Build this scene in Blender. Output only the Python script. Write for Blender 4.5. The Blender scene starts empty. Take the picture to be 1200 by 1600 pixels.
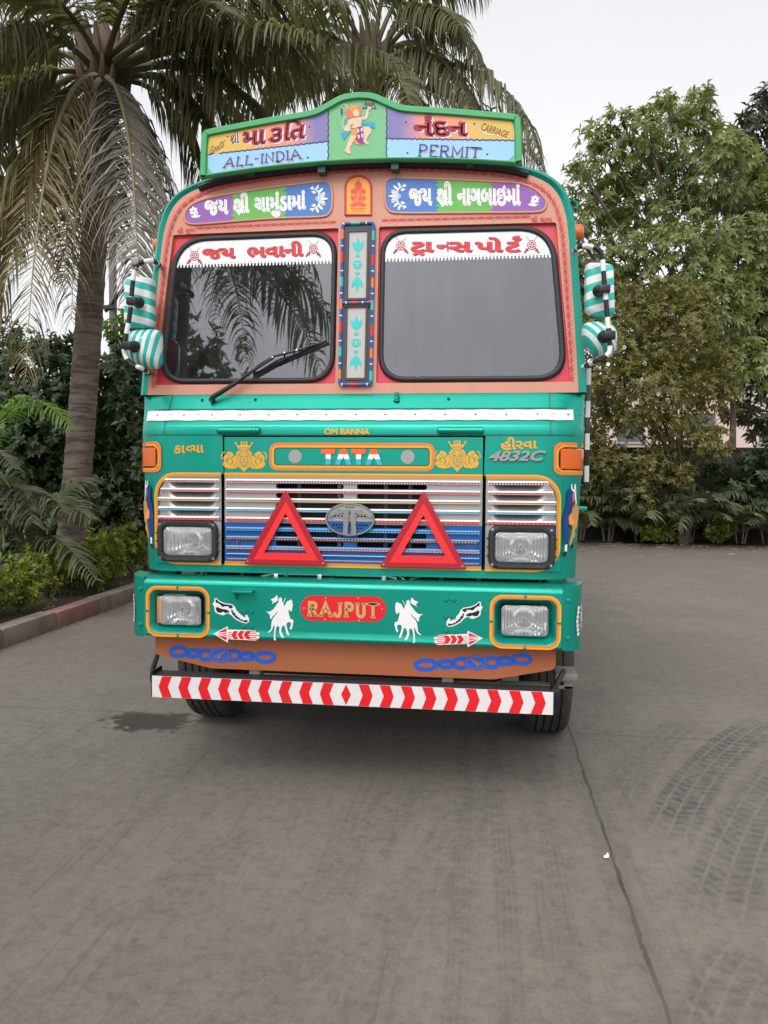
import bpy, bmesh, math, random
import numpy as np
from mathutils import Vector, Matrix
from mathutils.geometry import tessellate_polygon
R_ = math.radians
sc = bpy.context.scene
COL = sc.collection
random.seed(7)

# ------------------------------------------------------------------ camera, sky, sun, exposure
FPX = 1200.0                                  # focal length in pixels of the 1200x1600 photograph
CAM = np.array([0.675, -4.0, 1.7])
YAW, PITCH, ROLL = 0.124, -0.05, 0.007


def cam_axes():
    cy, sy = math.cos(YAW), math.sin(YAW)
    fw = np.array([-sy, cy, 0]); rt = np.array([cy, sy, 0]); up = np.array([0, 0, 1.0])
    cp, sp = math.cos(PITCH), math.sin(PITCH)
    f2 = fw * cp + up * sp; u2 = up * cp - fw * sp
    cr, sr = math.cos(ROLL), math.sin(ROLL)
    return rt * cr + u2 * sr, u2 * cr - rt * sr, f2


AX = cam_axes()
cd = bpy.data.cameras.new('camera'); cam = bpy.data.objects.new('camera', cd); COL.objects.link(cam)
cd.sensor_fit = 'VERTICAL'; cd.sensor_height = 36.0; cd.lens = FPX / 1600 * 36
cd.clip_start = 0.05; cd.clip_end = 1000
M4 = Matrix.Identity(4)
for i_ in range(3):
    M4[i_][0], M4[i_][1], M4[i_][2], M4[i_][3] = AX[0][i_], AX[1][i_], -AX[2][i_], CAM[i_]
cam.matrix_world = M4
sc.camera = cam

SUN_EL, SUN_AZ = R_(46), R_(196)              # azimuth clockwise from +Y: a veiled sun behind the viewer
SKY_K = 3.9
W = bpy.data.worlds.new('World'); sc.world = W; W.use_nodes = True
wn = W.node_tree.nodes; wl = W.node_tree.links
bg = wn['Background']
sky = wn.new('ShaderNodeTexSky'); sky.sky_type = 'NISHITA'; sky.sun_disc = False
sky.sun_elevation = SUN_EL; sky.sun_rotation = SUN_AZ
sky.air_density = 1.0; sky.dust_density = 6.0; sky.ozone_density = 1.0
# a white veil of cloud: the clear-sky pattern is evened out (its brightness raised to a small power) and nearly greyed
bw = wn.new('ShaderNodeRGBToBW'); wl.new(sky.outputs[0], bw.inputs[0])
pw = wn.new('ShaderNodeMath'); pw.operation = 'POWER'; pw.inputs[1].default_value = 0.45; wl.new(bw.outputs[0], pw.inputs[0])
cln = wn.new('ShaderNodeTexNoise'); cln.inputs['Scale'].default_value = 1.6; cln.inputs['Detail'].default_value = 4
ctc = wn.new('ShaderNodeTexCoord'); wl.new(ctc.outputs['Generated'], cln.inputs['Vector'])
cmr = wn.new('ShaderNodeMapRange'); cmr.inputs[1].default_value = .3; cmr.inputs[2].default_value = .7; cmr.inputs[3].default_value = SKY_K * .94; cmr.inputs[4].default_value = SKY_K * 1.06
wl.new(cln.outputs['Fac'], cmr.inputs[0])
ml = wn.new('ShaderNodeMath'); ml.operation = 'MULTIPLY'; wl.new(pw.outputs[0], ml.inputs[0]); wl.new(cmr.outputs[0], ml.inputs[1])
tint = wn.new('ShaderNodeVectorMath'); tint.operation = 'SCALE'; tint.inputs[0].default_value = (0.955, 0.965, 1.0)
wl.new(ml.outputs[0], tint.inputs['Scale']); wl.new(tint.outputs[0], bg.inputs[0])
bg.inputs[1].default_value = 0.15
sl = bpy.data.lights.new('sun', 'SUN'); sl.energy = 1.1; sl.angle = R_(28); sl.color = (1, 0.96, 0.9)
so = bpy.data.objects.new('sun', sl); COL.objects.link(so)
sd = Vector((math.sin(SUN_AZ) * math.cos(SUN_EL), math.cos(SUN_AZ) * math.cos(SUN_EL), math.sin(SUN_EL)))
so.rotation_euler = sd.to_track_quat('Z', 'Y').to_euler()
so.location = (0, 0, 30)
sc.view_settings.view_transform = 'Standard'; sc.view_settings.look = 'None'
sc.view_settings.gamma = 1.0; sc.view_settings.exposure = 0.30
sc.view_settings.use_curve_mapping = False


# ------------------------------------------------------------------ measuring helpers
def ray(px, py):
    return AX[2] + AX[0] * ((px - 600) / FPX) - AX[1] * ((py - 800) / FPX)


def at(px, py, y):
    """Point of the upright plane at depth y that the photograph shows at a pixel."""
    d = ray(px, py); t = (y - CAM[1]) / d[1]
    p = CAM + d * t
    return (p[0], y, p[2])


def gnd(px, py, z=0.0):
    d = ray(px, py); t = (z - CAM[2]) / d[2]
    p = CAM + d * t
    return (p[0], p[1], z)


def lerp(a, b, t):
    return a + (b - a) * t


PR = [(1.0, .0), (1.16, 0.0), (1.93, 0.0), (1.95, .004), (2.04, .07), (2.13, .13), (3.4, .24)]


def prof(x, z):
    """Depth of the cab front: upright grille face, sloped shelf, raked windscreen wall, rounded corners."""
    y = PR[-1][1]
    for (z0, y0), (z1, y1) in zip(PR, PR[1:]):
        if z <= z1:
            y = lerp(y0, y1, max(0, (z - z0) / (z1 - z0))); break
    a = abs(x)
    if z < 2.128 and a > .98:
        t = min(1, (a - .98) / .235); y += (.17 if z < 1.95 else lerp(.17, .05, min(1, (z - 1.95) / .17))) * (1 - math.sqrt(max(0, 1 - t * t)))
    return y


def front(px, py):
    d = ray(px, py); y = 0
    for _ in range(8):
        t = (y - CAM[1]) / d[1]; p = CAM + d * t; y = prof(p[0], p[2])
    return p[0], y, p[2]


# ------------------------------------------------------------------ materials
MATS = {}


def mat(name, col, rough=.5, metal=0.0, coat=0.0, var=.0, vscale=6.0, bump=0.0, bscale=60.0, spec=.5, dirt=None, dirt_amt=0.0, dscale=3.0):
    m = bpy.data.materials.new(name); m.use_nodes = True
    nt = m.node_tree; p = nt.nodes['Principled BSDF']
    p.inputs['Base Color'].default_value = (*col, 1); p.inputs['Roughness'].default_value = rough
    p.inputs['Metallic'].default_value = metal; p.inputs['Coat Weight'].default_value = coat
    p.inputs['Coat Roughness'].default_value = .08
    p.inputs['Specular IOR Level'].default_value = spec
    tc = nt.nodes.new('ShaderNodeTexCoord')
    src = None
    if var > 0:
        n = nt.nodes.new('ShaderNodeTexNoise'); n.inputs['Scale'].default_value = vscale; n.inputs['Detail'].default_value = 6
        nt.links.new(tc.outputs['Object'], n.inputs['Vector'])
        mx = nt.nodes.new('ShaderNodeMix'); mx.data_type = 'RGBA'
        mx.inputs[6].default_value = (*[c * (1 - var) for c in col], 1); mx.inputs[7].default_value = (*[min(1, c * (1 + var)) for c in col], 1)
        nt.links.new(n.outputs['Fac'], mx.inputs[0]); src = mx.outputs[2]
    if dirt is not None:
        n2 = nt.nodes.new('ShaderNodeTexNoise'); n2.inputs['Scale'].default_value = dscale; n2.inputs['Detail'].default_value = 8; n2.inputs['Roughness'].default_value = .65
        nt.links.new(tc.outputs['Object'], n2.inputs['Vector'])
        mr = nt.nodes.new('ShaderNodeMapRange'); mr.inputs[1].default_value = .42; mr.inputs[2].default_value = .75; mr.inputs[4].default_value = dirt_amt
        nt.links.new(n2.outputs['Fac'], mr.inputs[0])
        mx = nt.nodes.new('ShaderNodeMix'); mx.data_type = 'RGBA'
        mx.inputs[6].default_value = (*col, 1); mx.inputs[7].default_value = (*dirt, 1)
        if src: nt.links.new(src, mx.inputs[6])
        nt.links.new(mr.outputs[0], mx.inputs[0]); src = mx.outputs[2]
        ad = nt.nodes.new('ShaderNodeMath'); ad.operation = 'MULTIPLY_ADD'; ad.inputs[1].default_value = .5; ad.inputs[2].default_value = rough; ad.use_clamp = True
        nt.links.new(mr.outputs[0], ad.inputs[0]); nt.links.new(ad.outputs[0], p.inputs['Roughness'])
    if src: nt.links.new(src, p.inputs['Base Color'])
    if bump > 0:
        n3 = nt.nodes.new('ShaderNodeTexNoise'); n3.inputs['Scale'].default_value = bscale; n3.inputs['Detail'].default_value = 4
        nt.links.new(tc.outputs['Object'], n3.inputs['Vector'])
        b = nt.nodes.new('ShaderNodeBump'); b.inputs['Strength'].default_value = bump; b.inputs['Distance'].default_value = .01
        nt.links.new(n3.outputs['Fac'], b.inputs['Height']); nt.links.new(b.outputs[0], p.inputs['Normal'])
    MATS[name] = m
    return m


DUST = (.30, .27, .22)
mat('green', (.0, .335, .245), .36, .62, .25, .06, 2.5, .012, 5, dirt=(.01, .27, .20), dirt_amt=.4, dscale=2.2)
mat('green_dark', (.002, .07, .052), .45, 0, .3, .1, 4)
mat('sign_green', (.045, .36, .12), .5, 0, .2, .08, 9)
mat('sign_green_pale', (.16, .46, .22), .55, 0, .1, .06, 9)
mat('salmon', (.58, .26, .172), .5, 0, .15, .05, 3, .02, 7, dirt=(.40, .17, .11), dirt_amt=.35, dscale=3)
mat('brown', (.40, .105, .032), .5, 0, .15, .08, 3, dirt=(.22, .12, .07), dirt_amt=.5, dscale=3)
mat('recess_red', (.62, .03, .055), .5, 0, .2, .08, 5)
mat('rubber', (.022, .021, .023), .55, 0, 0, .25, 8, .05, 80)
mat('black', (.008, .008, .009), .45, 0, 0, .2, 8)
mat('soot', (.012, .012, .012), .9, 0, 0, .3, 6)
mat('white', (.80, .79, .78), .45, 0, 0, .03, 8)
mat('tape', (.74, .70, .70), .35, 0, .3, .04, 20, dirt=(.6, .5, .45), dirt_amt=.25, dscale=14)
mat('tape_red', (.75, .004, .012), .35, 0, .3, .04, 20, dirt=(.4, .02, .02), dirt_amt=.35, dscale=9)
mat('paint_red', (.62, .03, .045), .5)
mat('deco_red', (.56, .05, .06), .6, 0, 0, .15, 30)
mat('crimson', (.36, .012, .04), .5)
mat('brown_text', (.19, .035, .018), .6)
mat('yellow', (.78, .36, .01), .45, 0, .2, .05, 20)
mat('orange', (.72, .19, .03), .45, 0, .2, .06, 20)
mat('olive_line', (.42, .33, .03), .45)
mat('purple', (.24, .075, .36), .5, 0, .1, .06, 12)
mat('plaque_green', (.09, .40, .05), .5, 0, .1, .08, 12)
mat('plaque_blue', (.03, .155, .48), .5, 0, .1, .08, 12)
mat('ganesh_orange', (.88, .36, .03), .5)
mat('ganesh_red', (.70, .07, .02), .5)
mat('sky_blue', (.31, .56, .83), .5, 0, .1, .05, 10)
mat('text_blue', (.015, .10, .37), .5)
mat('text_blue_dark', (.02, .03, .09), .5)
mat('pink_shadow', (.62, .40, .36), .5)
mat('chain_blue', (.01, .10, .52), .5, 0, 0, .15, 25)
mat('grille_blue', (.004, .075, .27), .38, 0, .4, .1, 5)
mat('light_blue', (.03, .30, .62), .4, 0, .2)
mat('teal_line', (.10, .33, .42), .4)
mat('tan_line', (.48, .30, .14), .4)
mat('silver', (.42, .415, .41), .34, .7, .1, .06, 6, .02, 30)
mat('silver_paint', (.36, .355, .35), .42, .45, 0, .06, 12)
mat('pillar_grey', (.48, .45, .43), .6, 0, 0, .06, 10)
mat('pillar_frame', (.055, .052, .055), .6, 0, 0, .2, 15)
mat('chrome', (.72, .72, .73), .16, 1.0)
mat('chrome_dull', (.38, .37, .36), .32, .9)
mat('gold_text', (.55, .36, .13), .5)
mat('cyan', (.012, .50, .47), .45)
mat('tata_orange', (.85, .12, .02), .4)
mat('tata_cyan', (.02, .45, .58), .4)
mat('tri_dark', (.42, .004, .02), .3, 0, .6)
mat('tri_light', (.86, .02, .02), .45, 0, .3, .05, 60)
mat('skin_paint', (.80, .53, .36), .6)
mat('fig_orange', (.85, .30, .05), .6)
mat('fig_pink', (.75, .15, .13), .6)
mat('fig_blue', (.02, .37, .50), .6)
mat('fig_purple', (.30, .03, .20), .6)
mat('horse_blue', (.008, .03, .22), .5)
mat('horse_tan', (.55, .26, .07), .5)
mat('interior', (.05, .045, .045), .8, 0, 0, .2, 5)
mat('interior_pale', (.16, .15, .145), .8, 0, 0, .2, 5)
mat('interior_brown', (.10, .05, .03), .7)
mat('steel_worn', (.30, .28, .24), .6, .5, 0, .2, 12)
mat('hub_pink', (.36, .12, .25), .5)
mat('tyre_rubber', (.035, .033, .030), .8, 0, 0, .25, 9, .1, 70, dirt=(.11, .095, .075), dirt_amt=.6, dscale=7)
mat('wood_board', (.20, .11, .06), .7, 0, 0, .2, 6)


def amber():
    m = mat('amber', (.95, .16, .005), .15, 0, .6, .05, 30)
    p = m.node_tree.nodes['Principled BSDF']; p.inputs['Transmission Weight'].default_value = .25
    nt = m.node_tree; w = nt.nodes.new('ShaderNodeTexWave'); w.inputs['Scale'].default_value = 55; w.bands_direction = 'X'
    tc = nt.nodes.new('ShaderNodeTexCoord'); nt.links.new(tc.outputs['Object'], w.inputs[0])
    b = nt.nodes.new('ShaderNodeBump'); b.inputs['Strength'].default_value = .35; b.inputs['Distance'].default_value = .004
    nt.links.new(w.outputs['Fac'], b.inputs['Height']); nt.links.new(b.outputs[0], p.inputs['Normal'])


amber()


def lens_glass():
    m = bpy.data.materials.new('lens_glass'); m.use_nodes = True; nt = m.node_tree; nd = nt.nodes
    nd.remove(nd['Principled BSDF'])
    tr = nd.new('ShaderNodeBsdfTransparent'); tr.inputs[0].default_value = (.93, .94, .94, 1)
    gl = nd.new('ShaderNodeBsdfGlossy'); gl.inputs['Roughness'].default_value = .06
    w = nd.new('ShaderNodeTexWave'); w.inputs['Scale'].default_value = 28; w.bands_direction = 'X'; w.inputs['Distortion'].default_value = .4
    tc = nd.new('ShaderNodeTexCoord'); nt.links.new(tc.outputs['Object'], w.inputs[0])
    b = nd.new('ShaderNodeBump'); b.inputs['Strength'].default_value = .5; b.inputs['Distance'].default_value = .006
    nt.links.new(w.outputs['Fac'], b.inputs['Height']); nt.links.new(b.outputs[0], gl.inputs['Normal'])
    mx = nd.new('ShaderNodeMixShader'); mx.inputs[0].default_value = .22
    nt.links.new(tr.outputs[0], mx.inputs[1]); nt.links.new(gl.outputs[0], mx.inputs[2])
    df = nd.new('ShaderNodeBsdfDiffuse'); df.inputs[0].default_value = (.85, .86, .86, 1); m3 = nd.new('ShaderNodeMixShader'); m3.inputs[0].default_value = .20
    nt.links.new(mx.outputs[0], m3.inputs[1]); nt.links.new(df.outputs[0], m3.inputs[2])
    nt.links.new(m3.outputs[0], nd['Material Output'].inputs[0]); MATS['lens_glass'] = m


def reflector():
    m = mat('reflector', (.78, .78, .78), .13, 1.0)
    nt = m.node_tree; p = nt.nodes['Principled BSDF']
    w = nt.nodes.new('ShaderNodeTexWave'); w.inputs['Scale'].default_value = 20; w.bands_direction = 'X'; w.inputs['Distortion'].default_value = 1.5
    tc = nt.nodes.new('ShaderNodeTexCoord'); nt.links.new(tc.outputs['Object'], w.inputs[0])
    b = nt.nodes.new('ShaderNodeBump'); b.inputs['Strength'].default_value = .35; b.inputs['Distance'].default_value = .01
    nt.links.new(w.outputs['Fac'], b.inputs['Height']); nt.links.new(b.outputs[0], p.inputs['Normal'])


def windscreen_glass():
    m = bpy.data.materials.new('windscreen_glass'); m.use_nodes = True; nt = m.node_tree; nd = nt.nodes
    nd.remove(nd['Principled BSDF'])
    tr = nd.new('ShaderNodeBsdfTransparent'); tr.inputs[0].default_value = (.55, .56, .58, 1)
    gl = nd.new('ShaderNodeBsdfGlossy'); gl.inputs['Roughness'].default_value = .015; gl.inputs[0].default_value = (.93, .95, 1, 1)
    df = nd.new('ShaderNodeBsdfDiffuse'); df.inputs[0].default_value = (.33, .32, .31, 1)
    fr = nd.new('ShaderNodeFresnel'); fr.inputs[0].default_value = 1.5
    ad = nd.new('ShaderNodeMath'); ad.operation = 'MULTIPLY_ADD'; ad.inputs[1].default_value = 1.5; ad.inputs[2].default_value = .055; ad.use_clamp = True
    nt.links.new(fr.outputs[0], ad.inputs[0])
    no = nd.new('ShaderNodeTexNoise'); no.inputs['Scale'].default_value = 5; no.inputs['Detail'].default_value = 8
    tc = nd.new('ShaderNodeTexCoord'); nt.links.new(tc.outputs['Object'], no.inputs['Vector'])
    mr = nd.new('ShaderNodeMapRange'); mr.inputs[1].default_value = .3; mr.inputs[2].default_value = .75; mr.inputs[3].default_value = .02; mr.inputs[4].default_value = .09
    nt.links.new(no.outputs['Fac'], mr.inputs[0])
    mpp = nd.new('ShaderNodeMapping'); mpp.inputs['Scale'].default_value = (9, 1, .5); nt.links.new(tc.outputs['Object'], mpp.inputs[0])
    n2 = nd.new('ShaderNodeTexNoise'); n2.inputs['Scale'].default_value = 2.2; n2.inputs['Detail'].default_value = 5; nt.links.new(mpp.outputs[0], n2.inputs['Vector'])
    mr2 = nd.new('ShaderNodeMapRange'); mr2.inputs[1].default_value = .45; mr2.inputs[2].default_value = .75; mr2.inputs[4].default_value = .05
    nt.links.new(n2.outputs['Fac'], mr2.inputs[0])
    sm = nd.new('ShaderNodeMath'); sm.operation = 'ADD'; nt.links.new(mr.outputs[0], sm.inputs[0]); nt.links.new(mr2.outputs[0], sm.inputs[1])
    m1 = nd.new('ShaderNodeMixShader'); nt.links.new(sm.outputs[0], m1.inputs[0]); nt.links.new(tr.outputs[0], m1.inputs[1]); nt.links.new(df.outputs[0], m1.inputs[2])
    m2 = nd.new('ShaderNodeMixShader'); nt.links.new(ad.outputs[0], m2.inputs[0]); nt.links.new(m1.outputs[0], m2.inputs[1]); nt.links.new(gl.outputs[0], m2.inputs[2])
    nt.links.new(m2.outputs[0], nd['Material Output'].inputs[0]); MATS['windscreen_glass'] = m


def stripes(name, ca, cb, vec, period, rough=.4, duty=.5):
    m = mat(name, ca, rough, 0, .3)
    nt = m.node_tree; p = nt.nodes['Principled BSDF']
    tc = nt.nodes.new('ShaderNodeTexCoord'); d = nt.nodes.new('ShaderNodeVectorMath'); d.operation = 'DOT_PRODUCT'
    d.inputs[1].default_value = [v / period for v in vec]
    nt.links.new(tc.outputs['Object'], d.inputs[0])
    fr = nt.nodes.new('ShaderNodeMath'); fr.operation = 'FRACT'; nt.links.new(d.outputs['Value'], fr.inputs[0])
    g = nt.nodes.new('ShaderNodeMath'); g.operation = 'GREATER_THAN'; g.inputs[1].default_value = duty; nt.links.new(fr.outputs[0], g.inputs[0])
    mx = nt.nodes.new('ShaderNodeMix'); mx.data_type = 'RGBA'; mx.inputs[6].default_value = (*ca, 1); mx.inputs[7].default_value = (*cb, 1)
    nt.links.new(g.outputs[0], mx.inputs[0]); nt.links.new(mx.outputs[2], p.inputs['Base Color'])


def sign_blend():
    m = mat('sign_blend', (.7, .4, .1), .5, 0, .1)
    nt = m.node_tree; p = nt.nodes['Principled BSDF']
    tc = nt.nodes.new('ShaderNodeTexCoord'); s = nt.nodes.new('ShaderNodeSeparateXYZ'); nt.links.new(tc.outputs['Object'], s.inputs[0])
    a = nt.nodes.new('ShaderNodeMath'); a.operation = 'ABSOLUTE'; nt.links.new(s.outputs[0], a.inputs[0])
    n = nt.nodes.new('ShaderNodeTexNoise'); n.inputs['Scale'].default_value = 14; nt.links.new(tc.outputs['Object'], n.inputs['Vector'])
    ma = nt.nodes.new('ShaderNodeMath'); ma.operation = 'MULTIPLY_ADD'; ma.inputs[1].default_value = .05; nt.links.new(n.outputs['Fac'], ma.inputs[0]); nt.links.new(a.outputs[0], ma.inputs[2])
    cr = nt.nodes.new('ShaderNodeValToRGB'); nt.links.new(ma.outputs[0], cr.inputs[0])
    e = cr.color_ramp.elements
    e[0].position = .255; e[0].color = (.20, .17, .42, 1); e[1].position = .72; e[1].color = (.68, .44, .08, 1)
    for q, c in ((.31, (.42, .22, .33, 1)), (.37, (.78, .27, .18, 1)), (.55, (.80, .31, .15, 1)), (.64, (.72, .42, .10, 1))):
        k = e.new(q); k.color = c
    nt.links.new(cr.outputs[0], p.inputs['Base Color'])


lens_glass(); reflector(); windscreen_glass(); sign_blend()
TURQ = (.01, .46, .39)
stripes('mirror_stripe', TURQ, (.78, .77, .76), (-.26, 0, .97), .072)
stripes('mirror_stripe_flip', TURQ, (.78, .77, .76), (.26, 0, .97), .072)
stripes('convex_stripe', TURQ, (.78, .77, .76), (.80, .12, .60), .037)
stripes('convex_stripe_flip', TURQ, (.78, .77, .76), (.96, .12, -.20), .036)
stripes('rail_stripe', (.015, .015, .015), (.75, .74, .73), (0, 0, 1), .175)


# ------------------------------------------------------------------ mesh builder
class MB:
    """Collects vertices, faces and materials; build() links them as ONE mesh object."""

    def __init__(self):
        self.v = []; self.f = []; self.m = []; self.mats = []; self.micro = 0

    def mi(self, name):
        if name not in self.mats: self.mats.append(name)
        return self.mats.index(name)

    def add(self, vs, fs, name):
        b = len(self.v); k = self.mi(name)
        self.v += [tuple(map(float, p)) for p in vs]
        for f in fs:
            self.f.append([b + i for i in f]); self.m.append(k)

    def box(self, a, b, name, bev=0.0):
        (x0, y0, z0), (x1, y1, z1) = a, b
        if bev <= 0:
            v = [(x, y, z) for x in (x0, x1) for y in (y0, y1) for z in (z0, z1)]
            self.add(v, [(0, 1, 3, 2), (4, 6, 7, 5), (0, 4, 5, 1), (2, 3, 7, 6), (0, 2, 6, 4), (1, 5, 7, 3)], name); return
        # chamfered box
        c = [(x0 + x1) / 2, (y0 + y1) / 2, (z0 + z1) / 2]; h = [(x1 - x0) / 2, (y1 - y0) / 2, (z1 - z0) / 2]
        bm = bmesh.new(); bmesh.ops.create_cube(bm, size=2)
        for q in bm.verts: q.co = Vector([c[i] + q.co[i] * h[i] for i in range(3)])
        bmesh.ops.bevel(bm, geom=bm.edges[:], offset=min(bev, min(h) * .95), segments=2, affect='EDGES', profile=.5)
        bm.verts.index_update()
        self.add([q.co[:] for q in bm.verts], [[q.index for q in f.verts] for f in bm.faces], name); bm.free()

    def tube(self, path, r, name, n=10, names=None, caps=True):
        """names: list of (length, material) cycled along the path -> striped tube."""
        P = [Vector(p) for p in path]
        rr = r if isinstance(r, (list, tuple)) else [r] * len(P)
        if names:
            Q = [P[0]]; L = [names[0][1]]; k = 0; left = names[0][0]; mm = []
            for a, b in zip(P, P[1:]):
                d = (b - a).length; pos = 0
                while d - pos > left + 1e-6:
                    pos += left; Q.append(a.lerp(b, pos / d)); mm.append(names[k % len(names)][1]); k += 1; left = names[k % len(names)][0]
                left -= d - pos; Q.append(b); mm.append(names[k % len(names)][1])
            P = Q; rr = [rr[0]] * len(P)
        else:
            mm = [name] * (len(P) - 1)
        rings = []; up = None
        for i, p in enumerate(P):
            t = (P[min(i + 1, len(P) - 1)] - P[max(i - 1, 0)]).normalized()
            if up is None:
                up = Vector((0, 0, 1)) if abs(t.z) < .9 else Vector((0, 1, 0))
            s = t.cross(up).normalized(); up = s.cross(t).normalized()
            rings.append([p + (s * math.cos(2 * math.pi * j / n) + up * math.sin(2 * math.pi * j / n)) * rr[i] for j in range(n)])
        for i in range(len(P) - 1):
            self.add(rings[i] + rings[i + 1], [(j, (j + 1) % n, n + (j + 1) % n, n + j) for j in range(n)], mm[i])
        if caps:
            self.add(rings[0], [list(range(n))[::-1]], mm[0]); self.add(rings[-1], [list(range(n))], mm[-1])

    def lathe(self, prof_, c, axis, name, n=24, sx=1, sz=1):
        """prof_: (radius, offset along axis 'y'/'x'/'z')."""
        rings = []
        for r, o in prof_:
            g = []
            for j in range(n):
                a = 2 * math.pi * j / n; u, w = r * math.cos(a) * sx, r * math.sin(a) * sz
                g.append({'y': (c[0] + u, c[1] + o, c[2] + w), 'x': (c[0] + o, c[1] + u, c[2] + w), 'z': (c[0] + u, c[1] + w, c[2] + o)}[axis])
            rings.append(g)
        for a, b in zip(rings, rings[1:]):
            self.add(a + b, [(j, (j + 1) % n, n + (j + 1) % n, n + j) for j in range(n)], name)

    def grid(self, fn, us, vs, name, skip=None):
        """fn(u, v) -> point."""
        nv = len(vs)
        pts = [fn(u, v) for u in us for v in vs]; fs = []
        for i in range(len(us) - 1):
            for j in range(nv - 1):
                if skip and skip((us[i] + us[i + 1]) / 2, (vs[j] + vs[j + 1]) / 2): continue
                fs.append((i * nv + j, (i + 1) * nv + j, (i + 1) * nv + j + 1, i * nv + j + 1))
        self.add(pts, fs, name)

    def loft(self, loops, name, cap0=False, cap1=False, closed=True):
        n = len(loops[0])
        for a, b in zip(loops, loops[1:]):
            self.add(list(a) + list(b), [(j, (j + 1) % n, n + (j + 1) % n, n + j) for j in range(n if closed else n - 1)], name)
        if cap0: self.add(loops[0], [list(range(n))[::-1]], name)
        if cap1: self.add(loops[-1], [list(range(n))], name)

    def plate(self, outer, holes, mp, name, depth=0.0, wall=None, hole_only=False, sub=0):
        """Flat plate from 2D loops with holes; mp(u, v, depth) -> 3D; walls run back by depth."""
        loops = [outer] + list(holes)
        bm = bmesh.new(); es = []
        for lp in loops:
            vv = [bm.verts.new((p[0], p[1], 0)) for p in lp]
            es += [bm.edges.new((vv[i], vv[(i + 1) % len(vv)])) for i in range(len(vv))]
        bmesh.ops.triangle_fill(bm, edges=es, use_beauty=True, use_dissolve=False)
        if sub:
            bmesh.ops.subdivide_edges(bm, edges=bm.edges[:], cuts=sub, use_grid_fill=True)
        bm.verts.index_update()
        self.add([mp(q.co.x, q.co.y, 0) for q in bm.verts], [[q.index for q in f.verts] for f in bm.faces], name); bm.free()
        if depth:
            for lp in (loops[1:] if hole_only else loops):
                self.loft([[mp(p[0], p[1], 0) for p in lp], [mp(p[0], p[1], depth) for p in lp]], wall or name)

    def build(self, name, parent=None, smooth=35, loc=None, rot=None):
        me = bpy.data.meshes.new(name)
        me.from_pydata(self.v, [], self.f)
        for n in self.mats: me.materials.append(MATS[n])
        me.polygons.foreach_set('material_index', self.m)
        me.update()
        bm = bmesh.new(); bm.from_mesh(me)
        if self.micro == 0:
            bmesh.ops.remove_doubles(bm, verts=bm.verts, dist=1e-5)
            bmesh.ops.recalc_face_normals(bm, faces=bm.faces)
        bm.to_mesh(me); bm.free()
        if smooth:
            me.shade_smooth(); me.set_sharp_from_angle(angle=R_(smooth))
        o = bpy.data.objects.new(name, me); COL.objects.link(o)
        if parent: o.parent = parent
        if loc: o.location = loc
        if rot: o.rotation_euler = rot
        return o


def tag(o, label=None, cat=None, group=None, kind=None):
    for k, v in (('label', label), ('category', cat), ('group', group), ('kind', kind)):
        if v: o[k] = v
    return o


def empty(name, loc=(0, 0, 0), rz=0.0, label=None, cat=None, group=None):
    o = bpy.data.objects.new(name, None); COL.objects.link(o); o.location = loc; o.rotation_euler = (0, 0, rz)
    o.empty_display_size = .2
    return tag(o, label, cat, group)


def copy_tree(o, parent=None):
    c = o.copy(); COL.objects.link(c)
    if parent: c.parent = parent
    for ch in list(o.children): copy_tree(ch, c)
    return c


# ------------------------------------------------------------------ painted shapes (sign-writing) laid on real surfaces
def rrect(x0, z0, x1, z1, r, n=6):
    p = []
    for cx, cz, a0 in ((x1 - r, z1 - r, 0), (x0 + r, z1 - r, 90), (x0 + r, z0 + r, 180), (x1 - r, z0 + r, 270)):
        for k in range(n + 1):
            a = R_(a0 + 90 * k / n); p.append((cx + r * math.cos(a), cz + r * math.sin(a)))
    return p


def round_poly(pts, r, n=6):
    """Round every corner of a polygon; r: one radius or one per corner."""
    out = []; m = len(pts)
    for i in range(m):
        a, b, c = Vector(pts[i - 1]), Vector(pts[i]), Vector(pts[(i + 1) % m])
        ri = r[i] if isinstance(r, (list, tuple)) else r
        d1, d2 = (a - b), (c - b); q = min(ri, d1.length * .48, d2.length * .48)
        p1, p2 = b + d1.normalized() * q, b + d2.normalized() * q
        for k in range(n + 1):
            t = k / n; out.append(tuple(p1 * (1 - t) ** 2 + b * 2 * t * (1 - t) + p2 * t * t))
    return out


def ell(cx, cy, rx, ry, n=20, rot=0.0):
    c, s = math.cos(rot), math.sin(rot); o = []
    for k in range(n):
        a = 2 * math.pi * k / n; u, v = rx * math.cos(a), ry * math.sin(a); o.append((cx + u * c - v * s, cy + u * s + v * c))
    return o


def petal(cx, cy, ang, ln, w, n=5):
    """Leaf shape from (cx, cy) outward."""
    c, s = math.cos(ang), math.sin(ang); up = []; dn = []
    for k in range(n + 1):
        t = k / n; h = w * math.sin(math.pi * min(1, t ** .8)) * .5
        up.append((cx + c * ln * t - s * h, cy + s * ln * t + c * h)); dn.append((cx + c * ln * t + s * h, cy + s * ln * t - c * h))
    return up + dn[-2:0:-1]


def smooth_path(pts, k=6, closed=False):
    """Catmull-Rom through the points."""
    P = [np.array(p, float) for p in pts]; n = len(P); out = []
    for i in range(n if closed else n - 1):
        a = P[i - 1] if (closed or i > 0) else P[0]; b = P[i]; c = P[(i + 1) % n]
        d = P[(i + 2) % n] if (closed or i + 2 < n) else P[-1]
        for j in range(k):
            t = j / k
            out.append(tuple(.5 * (2 * b + (c - a) * t + (2 * a - 5 * b + 4 * c - d) * t * t + (3 * b - a - 3 * c + d) * t ** 3)))
    if not closed: out.append(tuple(P[-1]))
    return out


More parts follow.
